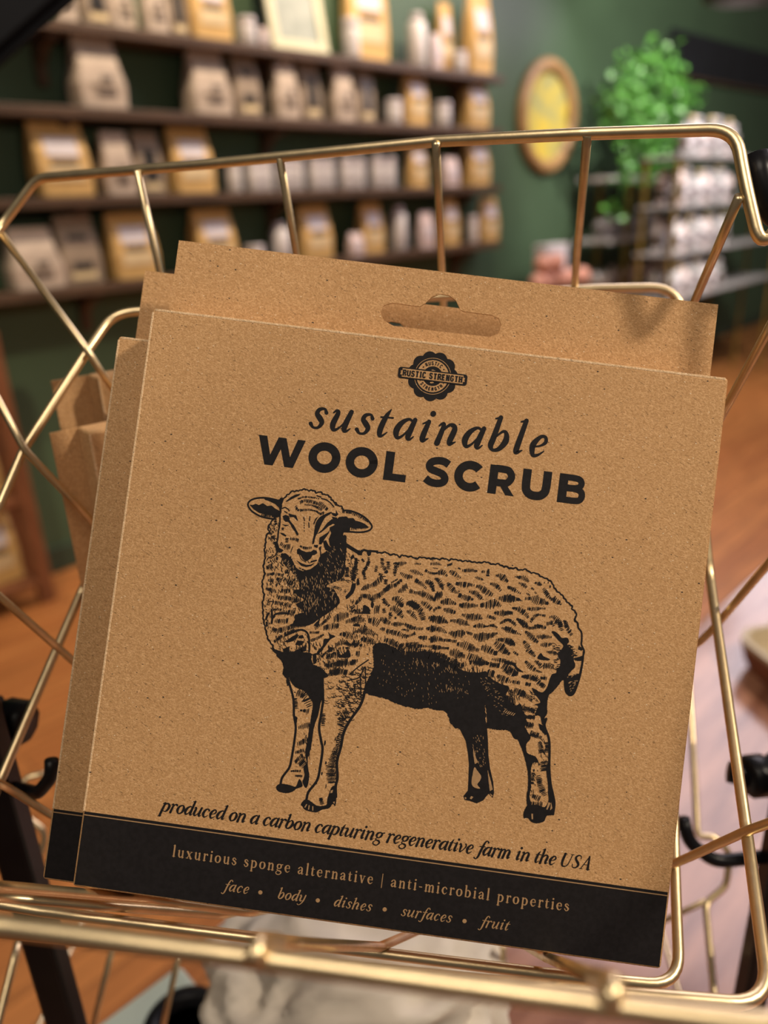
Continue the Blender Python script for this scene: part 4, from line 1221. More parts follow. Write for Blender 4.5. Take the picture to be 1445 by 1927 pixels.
def tuft(pts, step=2.15, slant=None):
    # short hatch strokes set across a path, longest where the path says so
    if len(pts) == 1:
        x, y, h = pts[0]; pts = [(x - .8, y, h), (x + .8, y, h)]
    c = catmull(pts, 14)
    if len(c) == len(pts): c = [tuple(a + (b - a) * t for a, b in zip(pts[0], pts[-1])) for t in np.linspace(0, 1, 24)]
    acc = 0.0; nxt = 0.3
    bend = rnd.uniform(-.25, .25)
    for a, b in zip(c, c[1:]):
        dx, dy = b[0] - a[0], b[1] - a[1]; l = math.hypot(dx, dy) or 1e-6
        acc += l
        if acc < nxt: continue
        nxt = acc + step * rnd.uniform(.8, 1.25)
        tx, ty = dx / l, dy / l; nx, ny = -ty, tx
        if abs(ny) > .5 and ny < 0 or abs(ny) <= .5 and nx < 0: nx, ny = -nx, -ny
        if slant is None and abs(ny) > .45:            # most strokes lean a little off the vertical
            nx, ny = nx * .6 - .14, ny
            q = math.hypot(nx, ny); nx /= q; ny /= q
        h = max(1.0, b[2]) * rnd.uniform(.78, 1.08)
        w = rnd.uniform(1.45, 2.0) if rnd.random() > .24 else rnd.uniform(2.2, 3.0)
        off = rnd.uniform(-.08, .08) * h
        cx, cy = b[0] + nx * off, b[1] + ny * off
        k = h * .10 * (bend + rnd.uniform(-.3, .3))
        P = [(cx - nx * h / 2, cy - ny * h / 2), (cx - nx * h * .17 + tx * k, cy - ny * h * .17 + ty * k), (cx + nx * h * .17 + tx * k, cy + ny * h * .17 + ty * k), (cx + nx * h / 2, cy + ny * h / 2)]
        sheep.strip(P, [w * .75, w, w, w * .55], cap=False)

def ragged(q, amp):
    out = []
    for i, p in enumerate(q):
        n = q[(i + 1) % len(q)]
        L = math.hypot(n[0] - p[0], n[1] - p[1]); m = max(1, int(L / 1.8))
        nx, ny = -(n[1] - p[1]) / (L or 1), (n[0] - p[0]) / (L or 1)
        for j in range(m):
            t = j / m; a = amp * rnd.uniform(-1, 1) if j else 0
            out.append((p[0] + (n[0] - p[0]) * t + nx * a, p[1] + (n[1] - p[1]) * t + ny * a))
    return out

def inside(p, q):
    r = False; j = len(q) - 1
    for i in range(len(q)):
        if (q[i][1] > p[1]) != (q[j][1] > p[1]) and p[0] < (q[j][0] - q[i][0]) * (p[1] - q[i][1]) / (q[j][1] - q[i][1]) + q[i][0]: r = not r
        j = i
    return r

def scatter(plate, txt, n, L, w, ang, spread, ink):
    q = [plate.P(*p) for p in parse(txt)]
    xs = [p[0] for p in q]; ys = [p[1] for p in q]; k = 0
    for _ in range(n * 8):
        if k >= n: break
        p = (rnd.uniform(min(xs), max(xs)), rnd.uniform(min(ys), max(ys)))
        if not inside(p, q): continue
        k += 1
        a = math.radians(ang + rnd.uniform(-spread, spread)); l = L * rnd.uniform(.5, 1.3)
        dx, dy = math.cos(a) * l / 2, math.sin(a) * l / 2
        bx, by = -dy * rnd.uniform(-.3, .3), dx * rnd.uniform(-.3, .3)
        ink.strip([(p[0] - dx, p[1] - dy), (p[0] + bx, p[1] + by), (p[0] + dx, p[1] + dy)], [w * .6, w * rnd.uniform(.8, 1.2), w * .4], cap=False)

def curls(plate, txt, n, r, w):
    q = [plate.P(*p) for p in parse(txt)]
    xs = [p[0] for p in q]; ys = [p[1] for p in q]; k = 0
    for _ in range(n * 8):
        if k >= n: break
        p = (rnd.uniform(min(xs), max(xs)), rnd.uniform(min(ys), max(ys)))
        if not inside(p, q): continue
        k += 1
        R = r * rnd.uniform(.7, 1.3); a0 = math.radians(rnd.uniform(20, 80)); sp = math.radians(rnd.uniform(90, 150))
        P = [(p[0] + R * math.cos(a0 + sp * t), p[1] + R * .8 * math.sin(a0 + sp * t)) for t in np.linspace(0, 1, 6)]
        sheep.strip(P, [w * .6, w, w * 1.1, w * 1.1, w, w * .5], cap=False)

HA, HB = Plate(460, 910, 10.32), Plate(570, 910, 10.32)
HC = Plate(440, 890, 4.817)
PA, PB, PC = Plate(660, 1030, 9.031), Plate(810, 1040, 9.031), Plate(950, 1060, 9.031)
PD, PE, PF = Plate(660, 1130, 9.031), Plate(810, 1140, 9.031), Plate(950, 1160, 9.031)
PG = Plate(860, 1240, 7.225)
CA, CB, CC = Plate(490, 1040, 12.04), Plate(590, 1040, 12.04), Plate(490, 1140, 8.028)
LA, LB = Plate(480, 1230, 5.161), Plate(820, 1230, 4.817)
BODY = Plate(640, 1010, 3.0104)

# outline
PA.scallop('0,0 60,40 160,75 220,45 300,70 380,65 480,95 600,85 660,125 760,120 830,165 880,135 960,155 1050,165 1110,195 1200,170 1320,190 1390,200 1440,190', 27)
PB.scallop('0,105 80,95 140,115 230,100 320,130 370,110 480,130 550,145 620,140 720,160 850,170 950,160 1060,200 1150,190 1230,235 1300,240 1370,270 1445,260', 27)
PC.scallop('0,45 90,90 170,80 250,115 350,105 430,155 540,175 620,230 700,260 790,320 830,400 890,480 970,540 1040,640 1130,720 1140,775 1200,830 1205,900 1180,960 1230,1020 1240,1084', 27)
PF.lines('1205,0 1190,60 1240,120 1245,190 1300,270 1305,400 1300,480 1345,590 1320,700 1310,800 1280,950 1250,1084', 30)
HC.scallop('395,385 350,430 310,500 325,530 295,570 290,620 280,700 285,760 270,850 280,920 260,980 262,1050 275,1110 262,1180 265,1250 270,1330 290,1420 310,1500 350,1560 365,1600 420,1660 455,1740 475,1830 490,1927', 15, 10, 1.3, -1)
HB.lines('840,1180 940,1240 1060,1310 1130,1330 1180,1290 1260,1310 1320,1310 1445,1320', 42)
# ears
HA.lines('660,330 600,312 480,285 350,275 220,287 120,325 72,385 80,450 150,540 280,620 400,660 520,682 610,690', 34)
HA.fills('100,410 160,415 220,392 280,418 360,378 440,435 530,425 590,480 700,540 700,620 600,635 400,600 280,565 180,500;380,285 520,295 650,320 700,400 665,465 600,400 480,340 400,315;650,310 770,290 720,430 720,560 690,640 540,690 620,640 690,540 660,440')
HA.tufts('330,610,50 460,630,60 580,640,40')
HB.lines('780,520 900,525 1020,560 1130,610 1230,680 1310,770 1340,840 1300,900 1200,935 1080,945 950,937 800,930', 34)
HB.fills('660,690 700,650 760,640 850,640 880,670 980,670 1020,720 1110,740 1200,780 1285,850 1150,865 1000,870 920,850 910,930 800,930 690,860 640,760')
HB.tufts('760,550,50 950,572,56 1150,655,80 1260,740,36;940,870,70 1060,870,50 1250,855,40')
# head
HA.scallop('690,320 720,292 780,280 830,222 890,190 910,150 980,150 1040,140 1100,125 1180,110 1250,140 1310,130 1400,180', 27, 7, 1.4)
HB.scallop('200,130 270,180 330,160 400,210 470,220 530,270 550,305 600,350 650,390 680,430 740,440 780,505', 28, 7, 1.6)
HB.lines('270,235 350,260;360,290 440,310 520,360 600,450;590,330 640,420', 22)
HA.fills('800,345 900,260 1000,210 1090,198 1065,230 940,290 830,350')
HA.lines('720,430 692,560 690,700 682,820 660,930 650,1050 630,1150', 30)
HA.fills('740,630 800,605 860,630 880,680 860,740 800,740 760,700;850,575 930,600 1005,615 1045,730 1010,705 960,650 880,650;870,690 900,740 960,810 1000,880 1055,985 1020,1015 980,930 930,870 890,790 850,740;725,790 800,800 875,800 800,832;690,950 760,965 820,1010 800,1030 720,990')
HA.lines('730,482 790,465 850,500 868,528;780,540 830,570', 22)
HA.tufts('700,1170,80 800,1230,110 900,1230,130;740,900,50 745,850,50;830,1060,60 825,1140,70;890,1070,50 970,1080,60 1050,1100,80;600,720,60 620,800,60;540,930,60 570,960,40;500,1080,60 600,1010,70')
HA.fills('560,1130 640,1120 680,1250 760,1290 720,1340 620,1330 590,1200')
# forehead and nose bridge dashes
HA.tufts('1040,295,36 1160,260,40 1280,265,36 1440,290,40;1080,370,60 1180,330,66 1340,360,84 1440,400,66;1170,410,36 1300,420,36 1440,470,50;990,440,50 1050,520,56 1180,510,50 1300,515,36 1440,550,36')
HB.tufts('310,380,80 390,440,120 480,510,50;270,460,50 370,520,70;250,530,30 340,590,50 410,560,70')
HA.lines('1150,655 1168,720;1272,640 1262,720;1250,760 1255,850', 20)
for y in (760, 800, 850, 910): HA.lines('1160,%d 1164,%d' % (y, y + 14), 16)
# right of the face
HB.fills('470,575 560,550 520,600 440,650 380,750 330,850 290,950 250,1020 215,1160 180,1160 210,1000 230,850 260,740 330,650;200,780 240,680 310,632 250,720 220,800', rough=.35)
HB.fills('270,985 380,885 470,765 560,690 640,700 700,760 640,800 590,780 500,825 440,880 350,950;320,1050 480,950 530,890 500,970 420,1080 360,1180 310,1180;390,1120 450,1100 500,1200 560,1250 480,1310 430,1280 405,1200;215,1190 300,1190 280,1250 220,1230;310,1240 360,1210 350,1290 315,1290;540,560 640,580 640,510 690,600 640,640 580,620')
HB.fills('560,640 660,660 700,800 800,930 780,990 840,1150 1130,1335 1140,1380 1080,1380 850,1240 830,1420 820,1600 700,1755 0,1755 0,1700 150,1660 280,1560 320,1430 400,1380 520,1330 600,1290 520,1200 500,1080 550,960 520,900 520,850 620,800')
HA.fills('1020,1280 1060,1255 1100,1290 1200,1330 1290,1320 1340,1285 1400,1300 1415,1350 1370,1382 1320,1392 1290,1450 1220,1505 1180,1505 1130,1460 1090,1390 1020,1360;1005,1485 1100,1540 1200,1580 1290,1570 1375,1535 1300,1600 1200,1622 1100,1595')
HA.tufts('1080,1215,36 1200,1255,66 1310,1240,40;1060,1640,36 1200,1695,30')
HA.lines('1065,1375 1110,1470 1195,1525;940,1225 910,1300 905,1330', 14)
HB.lines('330,1250 345,1350 345,1420', 22)
HB.lines('165,1515 260,1490', 30); HB.lines('100,1510 130,1540 200,1510', 12)
flk = 'x'
# dark ruff below the chin
HC.fills('425,735 480,735 530,790 560,850 620,888 690,888 745,850 780,800 790,740 850,700 1000,560 1020,640 1010,800 1000,920 950,970 880,1000 840,1030 900,1050 930,1090 960,1180 860,1265 760,1330 660,1370 540,1380 570,1310 640,1290 620,1240 560,1190 640,1150 570,1110 560,1060 600,1050 580,960 530,900 460,830', rough=.9)
scatter(HC, '600,980 760,900 980,880 900,1060 940,1180 740,1300 650,1300 620,1180', 150, 5.5, 1.0, 85, 14, flecks)
scatter(HC, '760,820 900,640 1000,620 1000,880 860,960', 55, 4.0, .8, 70, 22, flecks)
scatter(HC, '830,990 960,970 1060,1010 1030,1120 900,1110 850,1060', 30, 6.5, 1.1, 10, 60, flecks)
scatter(HC, '440,760 520,810 600,940 560,1040 500,900', 26, 5, 1.0, 110, 20, flecks)
# collar of dark wool on the right of the ruff
CB.fills('960,690 870,700 830,860 720,990 740,1060 800,1020 900,920 950,800;990,575 1030,600 1045,720 985,745 970,690')
CB.tufts('900,350,90 950,420,120 900,520,110 880,600,60;960,130,70 950,220,70 930,290,60;1250,110,60 1240,240,80 1180,360,80 1120,440,70 1170,560,70;1100,150,50 1140,210,40;760,340,80 760,440,90 760,560,120;700,860,90 740,900,60;560,620,80 700,600,90;400,800,60 520,790,70 640,850,60')
CB.fills('840,100 900,30 920,100 850,170', rough=.3)
# wool of the chest
CA.tufts('150,500,66 320,470,76;410,490,84 530,520,84;180,620,66 290,640,120;370,590,76 460,650,170;380,730,100;155,700,56;120,810,56 250,850,96 360,880,66;470,850,106 600,870,116 680,850,96;370,990,76 480,1020,106 600,1030,116 720,1060,126 900,1080,116;750,880,106 900,880,86;330,1140,100 480,1150,86 700,1220,116;290,1290,66 490,1290,56;400,1390,76 560,1350,106 760,1370,136;150,340,86 270,290,140;405,280,130;335,380,100;540,590,56 620,640,140 700,700,190;360,130,80 400,140,80;560,430,90 680,430,110')
CA.lines('135,200 170,130 240,90 300,40;215,150 300,90 380,20;480,150 480,250 520,300 510,270;500,340 480,400 510,450;140,1210 200,1110 290,1120 255,1200 265,1290;130,1510 140,1430 190,1380;245,1320 250,1450 265,1560;110,1310 130,1370;190,1290 230,1260;200,1040 195,1100;130,1050 150,1010', 24, taper=True)
CC.tufts('215,230,66 420,230,84;180,340,60 260,380,84 420,330,84 560,300,70 700,290,60;360,420,50 470,395,66 570,370,56;210,540,60 330,460,56;480,760,96 620,790,116 720,780,126;750,400,36 880,405,50;760,530,50 900,470,50 960,430,30;820,345,60 960,250,50 1050,150,66;950,340,66 1050,310,106 1190,300,76;1110,200,84 1180,180,150 1330,130,86;1290,240,56 1430,210,86;1200,430,36 1290,430,106 1390,470,76;1130,600,56 1250,540,96 1340,590,50 1440,590,84;1000,770,66 1130,740,106;970,900,56 1100,890,76 1200,870,96 1290,870,56;1330,870,76 1440,860,76;1020,1040,36 1150,990,116 1290,1000,66;870,940,96 960,1000,106;600,270,50 720,280,40')
CC.lines('200,175 230,125 340,110 420,115;380,445 480,405 600,362 690,390 730,470 740,620 735,690;170,60 180,180 170,260;85,200 110,140 130,110;95,250 100,300', 30)
CC.fills('265,620 320,545 440,550 540,500 570,445 520,440 380,530 300,560;580,450 640,438 665,490 570,490;525,585 560,520 680,540 600,605;480,700 600,640 690,590 695,680 560,712;340,650 440,610 440,740 350,705;940,600 960,500 1040,490 1025,395 1060,430 1135,460 1060,505 1000,580 870,740 855,700;1005,685 1050,620 1105,635 1085,690 1030,706;925,750 985,690 995,710 940,780;1160,690 1185,665 1205,740 1280,705 1330,650 1365,760 1300,785 1170,775;785,730 840,712 850,860 800,885;1280,625 1330,615 1330,650 1290,650;800,300 850,240 900,190 880,320', rough=.45)
CC.fills('150,640 200,650 300,690 400,800 490,830 560,800 740,770 770,880 850,900 960,980 990,1084 380,1084 350,860', rough=.8)
CC.fills('520,140 700,100 860,120 900,160 820,250 700,300 520,310 440,290 520,240', rough=.6)

# wool of the body
PA.fills('115,120 150,60 200,70 190,135 130,130;270,75 350,80 340,130 300,155 275,110;210,990 240,975 310,1020 340,1084 200,1084;340,960 365,890 398,970 375,1040')
PA.tufts('535,180,70 540,300,70 590,390,76 620,440,60;640,245,60 640,360,66;445,315,50 420,420,66;310,235,56 270,330,60 220,400,60 240,530,56;750,260,66 780,330,80 750,400,76 750,490,36;720,275,30 850,280,96 950,265,20;1090,280,28 1200,280,28;1010,390,46 1100,420,76 1220,465,28;840,435,36 950,500,96 1040,500,56;180,720,36 270,670,106 350,650,66 450,590,106 540,500,96 470,450,40;600,545,60 590,620,60;370,850,116 460,830,106 540,770,76 650,670,96 740,650,76 860,560,56;690,600,36 790,540,36;810,760,56 900,700,106 960,650,96;1000,740,106 1100,770,56 1200,780,106 1320,840,106 1440,890,86;1100,560,76 1200,620,66 1280,690,46;1270,580,80 1340,600,100 1400,680,70 1410,740,46;1270,390,66 1340,430,46 1440,450,46;160,830,66 270,830,86 350,850,96 380,930,90;80,960,50 140,900,86 180,870,56;700,870,76 820,890,126 880,990,86;950,950,56 1050,960,126 1150,1040,106;1200,930,56 1290,980,96 1360,1050,96;550,880,50 600,930,56 650,1000,56;20,1000,110 40,1040,90;190,200,40 230,250,40;120,210,70 90,280,60 70,400,110 40,480,120 40,560,70')
PB.tufts('0,195,46 90,185,56 175,205,24;290,215,46 370,190,46;45,260,18 130,270,18;0,350,36 90,350,36 200,330,106 280,395,36;330,320,56 410,360,96 520,435,26;470,260,28 510,280,28;540,305,36 640,300,76 790,310,36;760,415,28 840,440,56 900,460,28;870,320,46 920,330,56;990,285,40 975,350,60 975,410,70;1110,385,28 1200,400,106 1260,450,116 1320,495,28;70,440,36 150,480,86 190,570,76 220,640,18;0,500,86 40,590,66 40,660,46;290,510,46 350,600,116 400,650,86 470,685,36;430,520,56 580,540,106 740,550,36;660,660,36 760,690,86 840,750,86 900,800,18;780,570,56 870,600,106 980,680,116 1060,730,56;1020,530,36 1110,550,86 1190,640,56;1310,580,36 1400,620,76;480,720,86 540,750,86 640,770,106 730,800,28;80,740,146 130,740,146 210,690,86;0,760,56 70,810,36;170,840,56 300,830,116 430,870,56;490,890,56 620,900,106 800,900,46;840,900,56 980,880,146 1090,860,156 1210,910,28;1160,770,56 1300,780,146 1440,790,96;50,990,56 120,930,56 190,940,36;220,960,46 320,990,106 430,1020,56;1080,1020,36 1220,1030,106 1390,1030,56;1390,935,28 1440,940,36')
PC.tufts('170,225,28 260,240,66 340,250,86 405,320,46;240,335,36 320,370,76 375,420,46;450,415,36 490,450,36;510,490,28 530,510,28;510,330,36 590,350,76 625,375,18;675,330,36;740,330,36;770,400,46;650,430,56 720,530,86 780,600,56 860,630,126 950,695,36;45,400,56 140,440,76 260,510,28;370,510,36 420,540,28;0,600,126 90,600,136 200,610,76 295,640,18;340,600,56 440,600,86 540,630,156 680,665,86 740,695,36;380,770,46 480,780,86 600,770,46 690,765,36;130,760,36 260,790,96 350,860,86 400,930,56;15,840,76 130,840,46;440,1000,56 490,920,76 560,875,46 690,895,46;760,910,36 850,920,86 930,1000,86 960,1060,76;1000,970,36 1050,1040,86;710,1030,76 800,1010,76 830,1060,56;200,940,28 300,1010,106 370,1060,86;0,960,46 90,970,46 180,1050,56;500,1060,46 650,1070,56')
PD.fills('210,95 310,130 335,230 200,225 90,225 200,190;340,60 365,0 395,70 375,135 345,110;750,270 780,285 770,320 740,305;30,420 100,385 155,410 150,440 60,440')
PD.tufts('20,150,126 60,190,86 150,180,86;410,150,160 490,150,160;550,20,56 620,70,56;560,140,56 580,210,66;670,150,56 760,140,126 840,220,106 880,290,46;650,210,46 680,230,76 660,310,56;780,40,86 860,80,86 900,100,36;950,50,86 1050,50,116 1150,130,106 1210,230,126 1240,330,96;950,180,46 1040,220,96 1120,320,36;1330,290,56 1420,310,126;0,320,46 120,310,136 230,340,66;300,340,76 400,350,146 480,400,156;500,310,56 580,340,106 660,390,76;690,400,36 780,400,86 890,400,46;920,400,56 980,440,86 1120,480,56 1230,480,56;870,490,28 980,510,46;50,540,36 150,510,76 210,500,180 300,530,96 420,580,96;500,480,56 580,490,76;610,520,86 700,540,96 830,570,96 920,610,76 1050,580,46 1110,540,106;170,650,56 300,680,116 420,720,76;20,740,56 100,720,136 180,770,56;570,670,56 700,710,116 830,770,76 900,740,56;940,750,86 1060,760,126 1160,770,96 1300,780,36 1420,790,86;1150,620,36 1230,635,86 1300,640,56;1330,660,36 1420,660,146;1290,470,46 1370,480,106 1440,470,106;90,900,90 150,900,110;20,1030,60 110,1030,70')
PE.tufts('0,210,96 100,230,126 200,240,136 290,285,36;340,250,46 450,260,86 560,290,116 660,330,18;530,150,36 680,190,126 830,190,106 880,225,28;965,175,66 1050,200,66 1110,230,46;730,350,36 850,340,96 950,350,36 1050,330,56 1140,375,28;1180,300,28 1250,260,66 1330,240,56 1440,320,76;1210,375,36 1320,400,106 1440,450,56;0,380,116 100,390,96 200,420,86 280,460,28;310,460,46 430,480,136 540,470,146 580,460,76;610,440,36 660,470,66 720,480,56;730,510,76 860,530,156 980,520,126 1140,465,36;0,580,126 100,560,116 200,580,76 320,590,56 440,610,56;1110,570,36 1240,580,86 1330,600,126 1430,650,56;1090,620,76 1200,720,176 1280,770,106 1350,830,56;450,650,56 560,660,136 680,710,146 740,740,96 820,750,56;870,710,106 960,730,136 1060,790,106 1150,810,56;30,710,76 100,710,86 200,715,56 300,720,46;330,790,86 430,810,156 520,850,116 600,850,56;630,850,126 760,910,166 830,940,156 920,970,86 990,975,36;1040,910,46 1180,920,76 1280,950,96 1440,1000,76;1020,1000,56 1180,1020,86;140,830,86 240,870,106 340,960,96')
PF.tufts('540,340,46 630,345,86 800,350,36;610,480,46 700,490,86 810,465,36;350,255,46 430,330,106 500,390,86 570,450,56;320,420,56 380,520,106 430,600,106 510,670,46;200,40,36 290,110,96 370,180,76 470,200,56 560,170,76 700,200,56;710,600,36 790,610,76 860,620,76;340,760,36 430,850,106 550,925,46 630,950,18;510,760,46 580,800,76 620,860,86;660,840,106 740,840,106 820,870,56;0,890,96 100,930,146 210,990,66;280,1020,36 400,1030,86 550,1070,76;610,1040,36 680,1040,56;150,600,46 230,660,46;5,600,86 90,650,46;0,410,106 100,440,116 165,490,46;0,200,76 100,240,106 280,310,18;850,90,76 930,120,106 970,240,56;1010,70,28 1060,190,86 1130,310,66;1110,560,70 1130,620,110 1120,680,120')
PF.fills('790,260 850,255 920,310 970,365 1060,360 1090,430 1060,480 1140,560 1160,620 1110,700 1190,790 1180,880 1090,940 1040,1000 1000,1084 790,1084 800,980 870,960 880,880 930,850 940,740 890,640 960,560 990,490 920,420 860,350;550,700 610,620 660,680 760,720 740,745 600,735;0,750 150,790 220,870 320,950 200,920 140,830 0,800;1160,710 1310,670 1320,760 1190,750;1240,560 1260,490 1330,560 1300,580', rough=.5)
# belly, thigh and tail
BODY.fills('185,625 240,600 330,640 360,670 420,655 500,650 560,680 640,720 700,760 760,770 830,780 900,850 960,930 1040,990 1040,1084 820,1084 830,1000 815,950 820,1084 650,1084 600,990 560,985 490,970 430,975 330,950 250,915 140,885 150,820 190,740', rough=1.0)
BODY.tufts('380,650,60 450,650,40 520,670,50 600,700,60 690,745,50;330,630,60 360,650,60')
PD.tufts('800,900,140 960,900,110 1100,930,140 1300,920,140 1440,970,140')
PE.tufts('0,900,136 100,900,106;440,990,86 560,1000,76')
scatter(BODY, '230,650 330,700 640,760 740,800 720,920 480,950 300,880 200,820', 120, 3.2, .7, 85, 18, flecks)
scatter(BODY, '540,840 690,850 690,880 540,870', 16, 5, .9, 88, 6, flecks)
scatter(BODY, '400,680 640,740 720,790 400,720', 40, 5.5, .9, 80, 20, flecks)
PG.fills('180,100 250,180 330,175 400,170 420,260 500,290 560,320 620,350 700,370 690,440 660,480 700,530 700,545 600,490 570,560 620,600 680,650 740,700 800,640 860,610 890,700 900,870 960,1000 920,1084 780,1084 720,990 600,930 560,830 490,740 460,690 390,610 370,600 300,300', rough=.6)
PG.fills('1020,390 1130,450 1180,440 1230,370 1290,210 1440,200 1420,300 1300,450 1250,490 1225,600 1225,740 1190,800 1195,905 1150,880 1130,780 1060,760 1080,700 1100,640 1050,620 1130,590 1100,530 1040,460', rough=.5)
PG.tufts('170,40,56 290,50,86 420,60,56;450,80,76 580,90,76;620,90,76 690,140,126 760,190,106 830,200,66;410,190,116 500,210,86;540,230,36 620,270,116 730,310,36;755,310,56 860,325,56;930,340,56 1000,350,56;880,240,36 960,240,66 1060,260,86 1110,320,76 1200,390,56;1140,260,36 1220,270,56;770,420,76 860,460,106 950,510,66 1020,560,36;880,660,86 1000,690,46 1050,720,86;910,790,46 1040,790,56;920,900,86 1020,910,86;1000,1030,56 1140,1070,46;680,600,90 790,560,140')
PG.lines('735,420 722,560;750,480 745,640', 14, spl=False)
scatter(PG, '280,280 420,230 560,360 600,500 680,700 760,760 620,780 480,600 380,420', 60, 3.4, .8, 5, 40, flecks)
for i in range(6): PG.lines('%d,%d %d,%d' % (630 + 26 * i, 722 + 9 * i, 655 + 26 * i, 695 + 9 * i), 10, flecks, spl=False)
LB.lines('1340,-20 1330,80 1310,190 1280,290 1250,360 1215,378 1182,350 1170,300 1165,200', 16)
LB.fills('1170,60 1240,30 1250,120 1200,200 1300,180 1270,290 1245,360 1215,378 1182,350 1168,290', rough=.4)
scatter(LB, '1190,200 1310,60 1300,190 1250,350 1200,350', 22, 5, 1.2, -30, 20, flecks)

flecks.build('sheep_highlights', M_REV, front)
flecks = Ink(Z2)
# legs
LA.fills('205,-10 290,100 310,150 345,270 400,330 480,365 530,430 560,490 545,600 530,700 505,860 485,960 500,1060 470,1110 480,1180 460,1250 500,1305 527,1190 515,1110 512,1010 542,920 572,720 612,600 645,455 672,480 668,300 660,200 580,130 545,50 530,-10', rough=.35)
LA.lines('278,100 305,200 335,300 372,440 378,600 395,715 380,860 352,1030 330,1110 265,1200 248,1262', 22)
LA.fills('250,1262 205,1290 222,1335 300,1355 365,1340 400,1312 462,1285 430,1215 395,1290 340,1275;380,600 412,620 400,700 395,820 385,700', rough=.3)
LA.tufts('405,380,60 470,400,90 530,520,70;440,550,20 520,560,50;420,720,40 530,690,60;410,880,40 500,840,60;390,960,30 470,940,40;390,1050,40 460,990,50;350,1140,20 440,1140,26;390,1185,20 460,1190,30;320,200,40 350,260,70;390,430,40 400,540,50;440,1040,80 480,1090,80')
LA.lines('662,450 640,600 622,720 642,850 655,930 632,1100 602,1230 520,1340 500,1412', 24)
LA.lines('1062,370 1050,430 1012,520 920,650 860,770 832,910 795,1050 800,1200 782,1290 785,1390', 26)
LA.fills('500,1410 445,1460 460,1485 490,1520 590,1542 650,1515 720,1500 755,1458 778,1482 790,1390 782,1290 740,1300 700,1420 690,1470 600,1475', rough=.3)
for a, b in (((500, 1465), (485, 1490)), ((525, 1475), (520, 1510)), ((560, 1485), (560, 1520))): LA.lines('%d,%d %d,%d' % (*a, *b), 10, flecks, spl=False)
LA.fills('735,1330 758,1320 750,1350 730,1355;755,1440 775,1435 770,1460', flecks)
LA.tufts('860,700,60 820,830,70 790,950,70 750,1050,90 740,1150,100 745,1250,80;660,580,50 660,700,40;680,870,50;690,1060,36;650,1165,36;690,1290,40;640,1400,40 650,1460,40;600,1260,20')
LA.tufts('900,560,90 850,620,80 830,700,70')
curls(LA, '860,200 1060,120 1150,60 1160,160 1060,300 1060,400 960,620 860,720 780,640 770,420', 130, 4.4, 1.25)
curls(LA, '690,240 880,230 860,560 690,520', 26, 5.0, 1.0)
curls(LA, '900,300 1050,250 1050,420 900,650 820,650', 70, 4.0, 1.5)
LA.tufts('690,120,60 800,100,80 900,80,80;720,190,60 800,170,80 890,180,50')
LA.lines('920,200 1000,130 1100,60;900,260 1010,230 1060,130;1070,130 1075,330;1020,200 1030,420;960,300 980,420', 12)
BODY.lines('205,640 208,720 170,780', 5)
# far hind leg, nearly all black
LB.fills('0,500 60,510 100,540 150,620 220,690 270,790 290,900 300,1000 295,1150 290,1240 250,1290 260,1325 310,1335 370,1357 430,1330 460,1290 480,1270 515,1308 528,1260 520,1160 492,1040 477,920 472,780 465,680 447,580 445,440 300,300 0,300')
LB.fills('350,1030 375,1060 410,1110 400,1150 375,1185 402,1222 350,1212 325,1180 330,1110;340,850 360,930 382,985 352,1000 338,900;470,1055 500,1160 516,1230 490,1245 478,1160;320,1290 340,1300 320,1320 308,1312;260,1300 278,1305 270,1320;490,1265 515,1285 505,1295', flecks, rough=.3)
scatter(LB, '330,740 430,740 460,1000 400,1040 340,900', 40, 4, .9, 75, 15, flecks)
# near hind leg
LB.fills('445,440 490,510 530,530 570,640 600,670 680,710 740,780 780,870 810,970 832,1080 835,1200 822,1290 827,1380 870,1395 850,1300 865,1200 860,1080 880,990 930,985 900,930 830,900 820,820 860,760 800,650 790,560 700,480', rough=.5)
LB.lines('1000,590 985,655 1022,760 1030,860 1028,1040 1040,1180 1062,1280 1074,1360 1062,1455', 22)
LB.fills('827,1375 795,1440 797,1490 832,1490 870,1527 920,1537 980,1520 1005,1470 1062,1457 1075,1360 1050,1270 1030,1180 1015,1250 1020,1330 985,1390 920,1370 860,1370;1000,1030 1030,1000 1045,1200 1065,1300 1030,1300 1010,1150;930,630 985,655 1010,720 990,740 940,680', rough=.4)
LB.fills('865,1450 880,1450 880,1500 868,1500;1020,1345 1040,1355 1010,1415 1000,1410;1045,1345 1055,1400 1035,1420', flecks)
LB.tufts('800,500,60 900,520,50;810,570,40 900,580,40;820,640,50 880,650,50;860,720,60 930,740,40;940,800,40 960,900,70;980,980,90 990,1060,80;930,1100,50 950,1200,60 990,1290,50;870,1180,40 880,1080,40;890,1060,30;880,1290,40 940,1320,60;840,940,50 900,960,60;1010,800,40 1010,900,50;850,1360,40 960,1370,60')

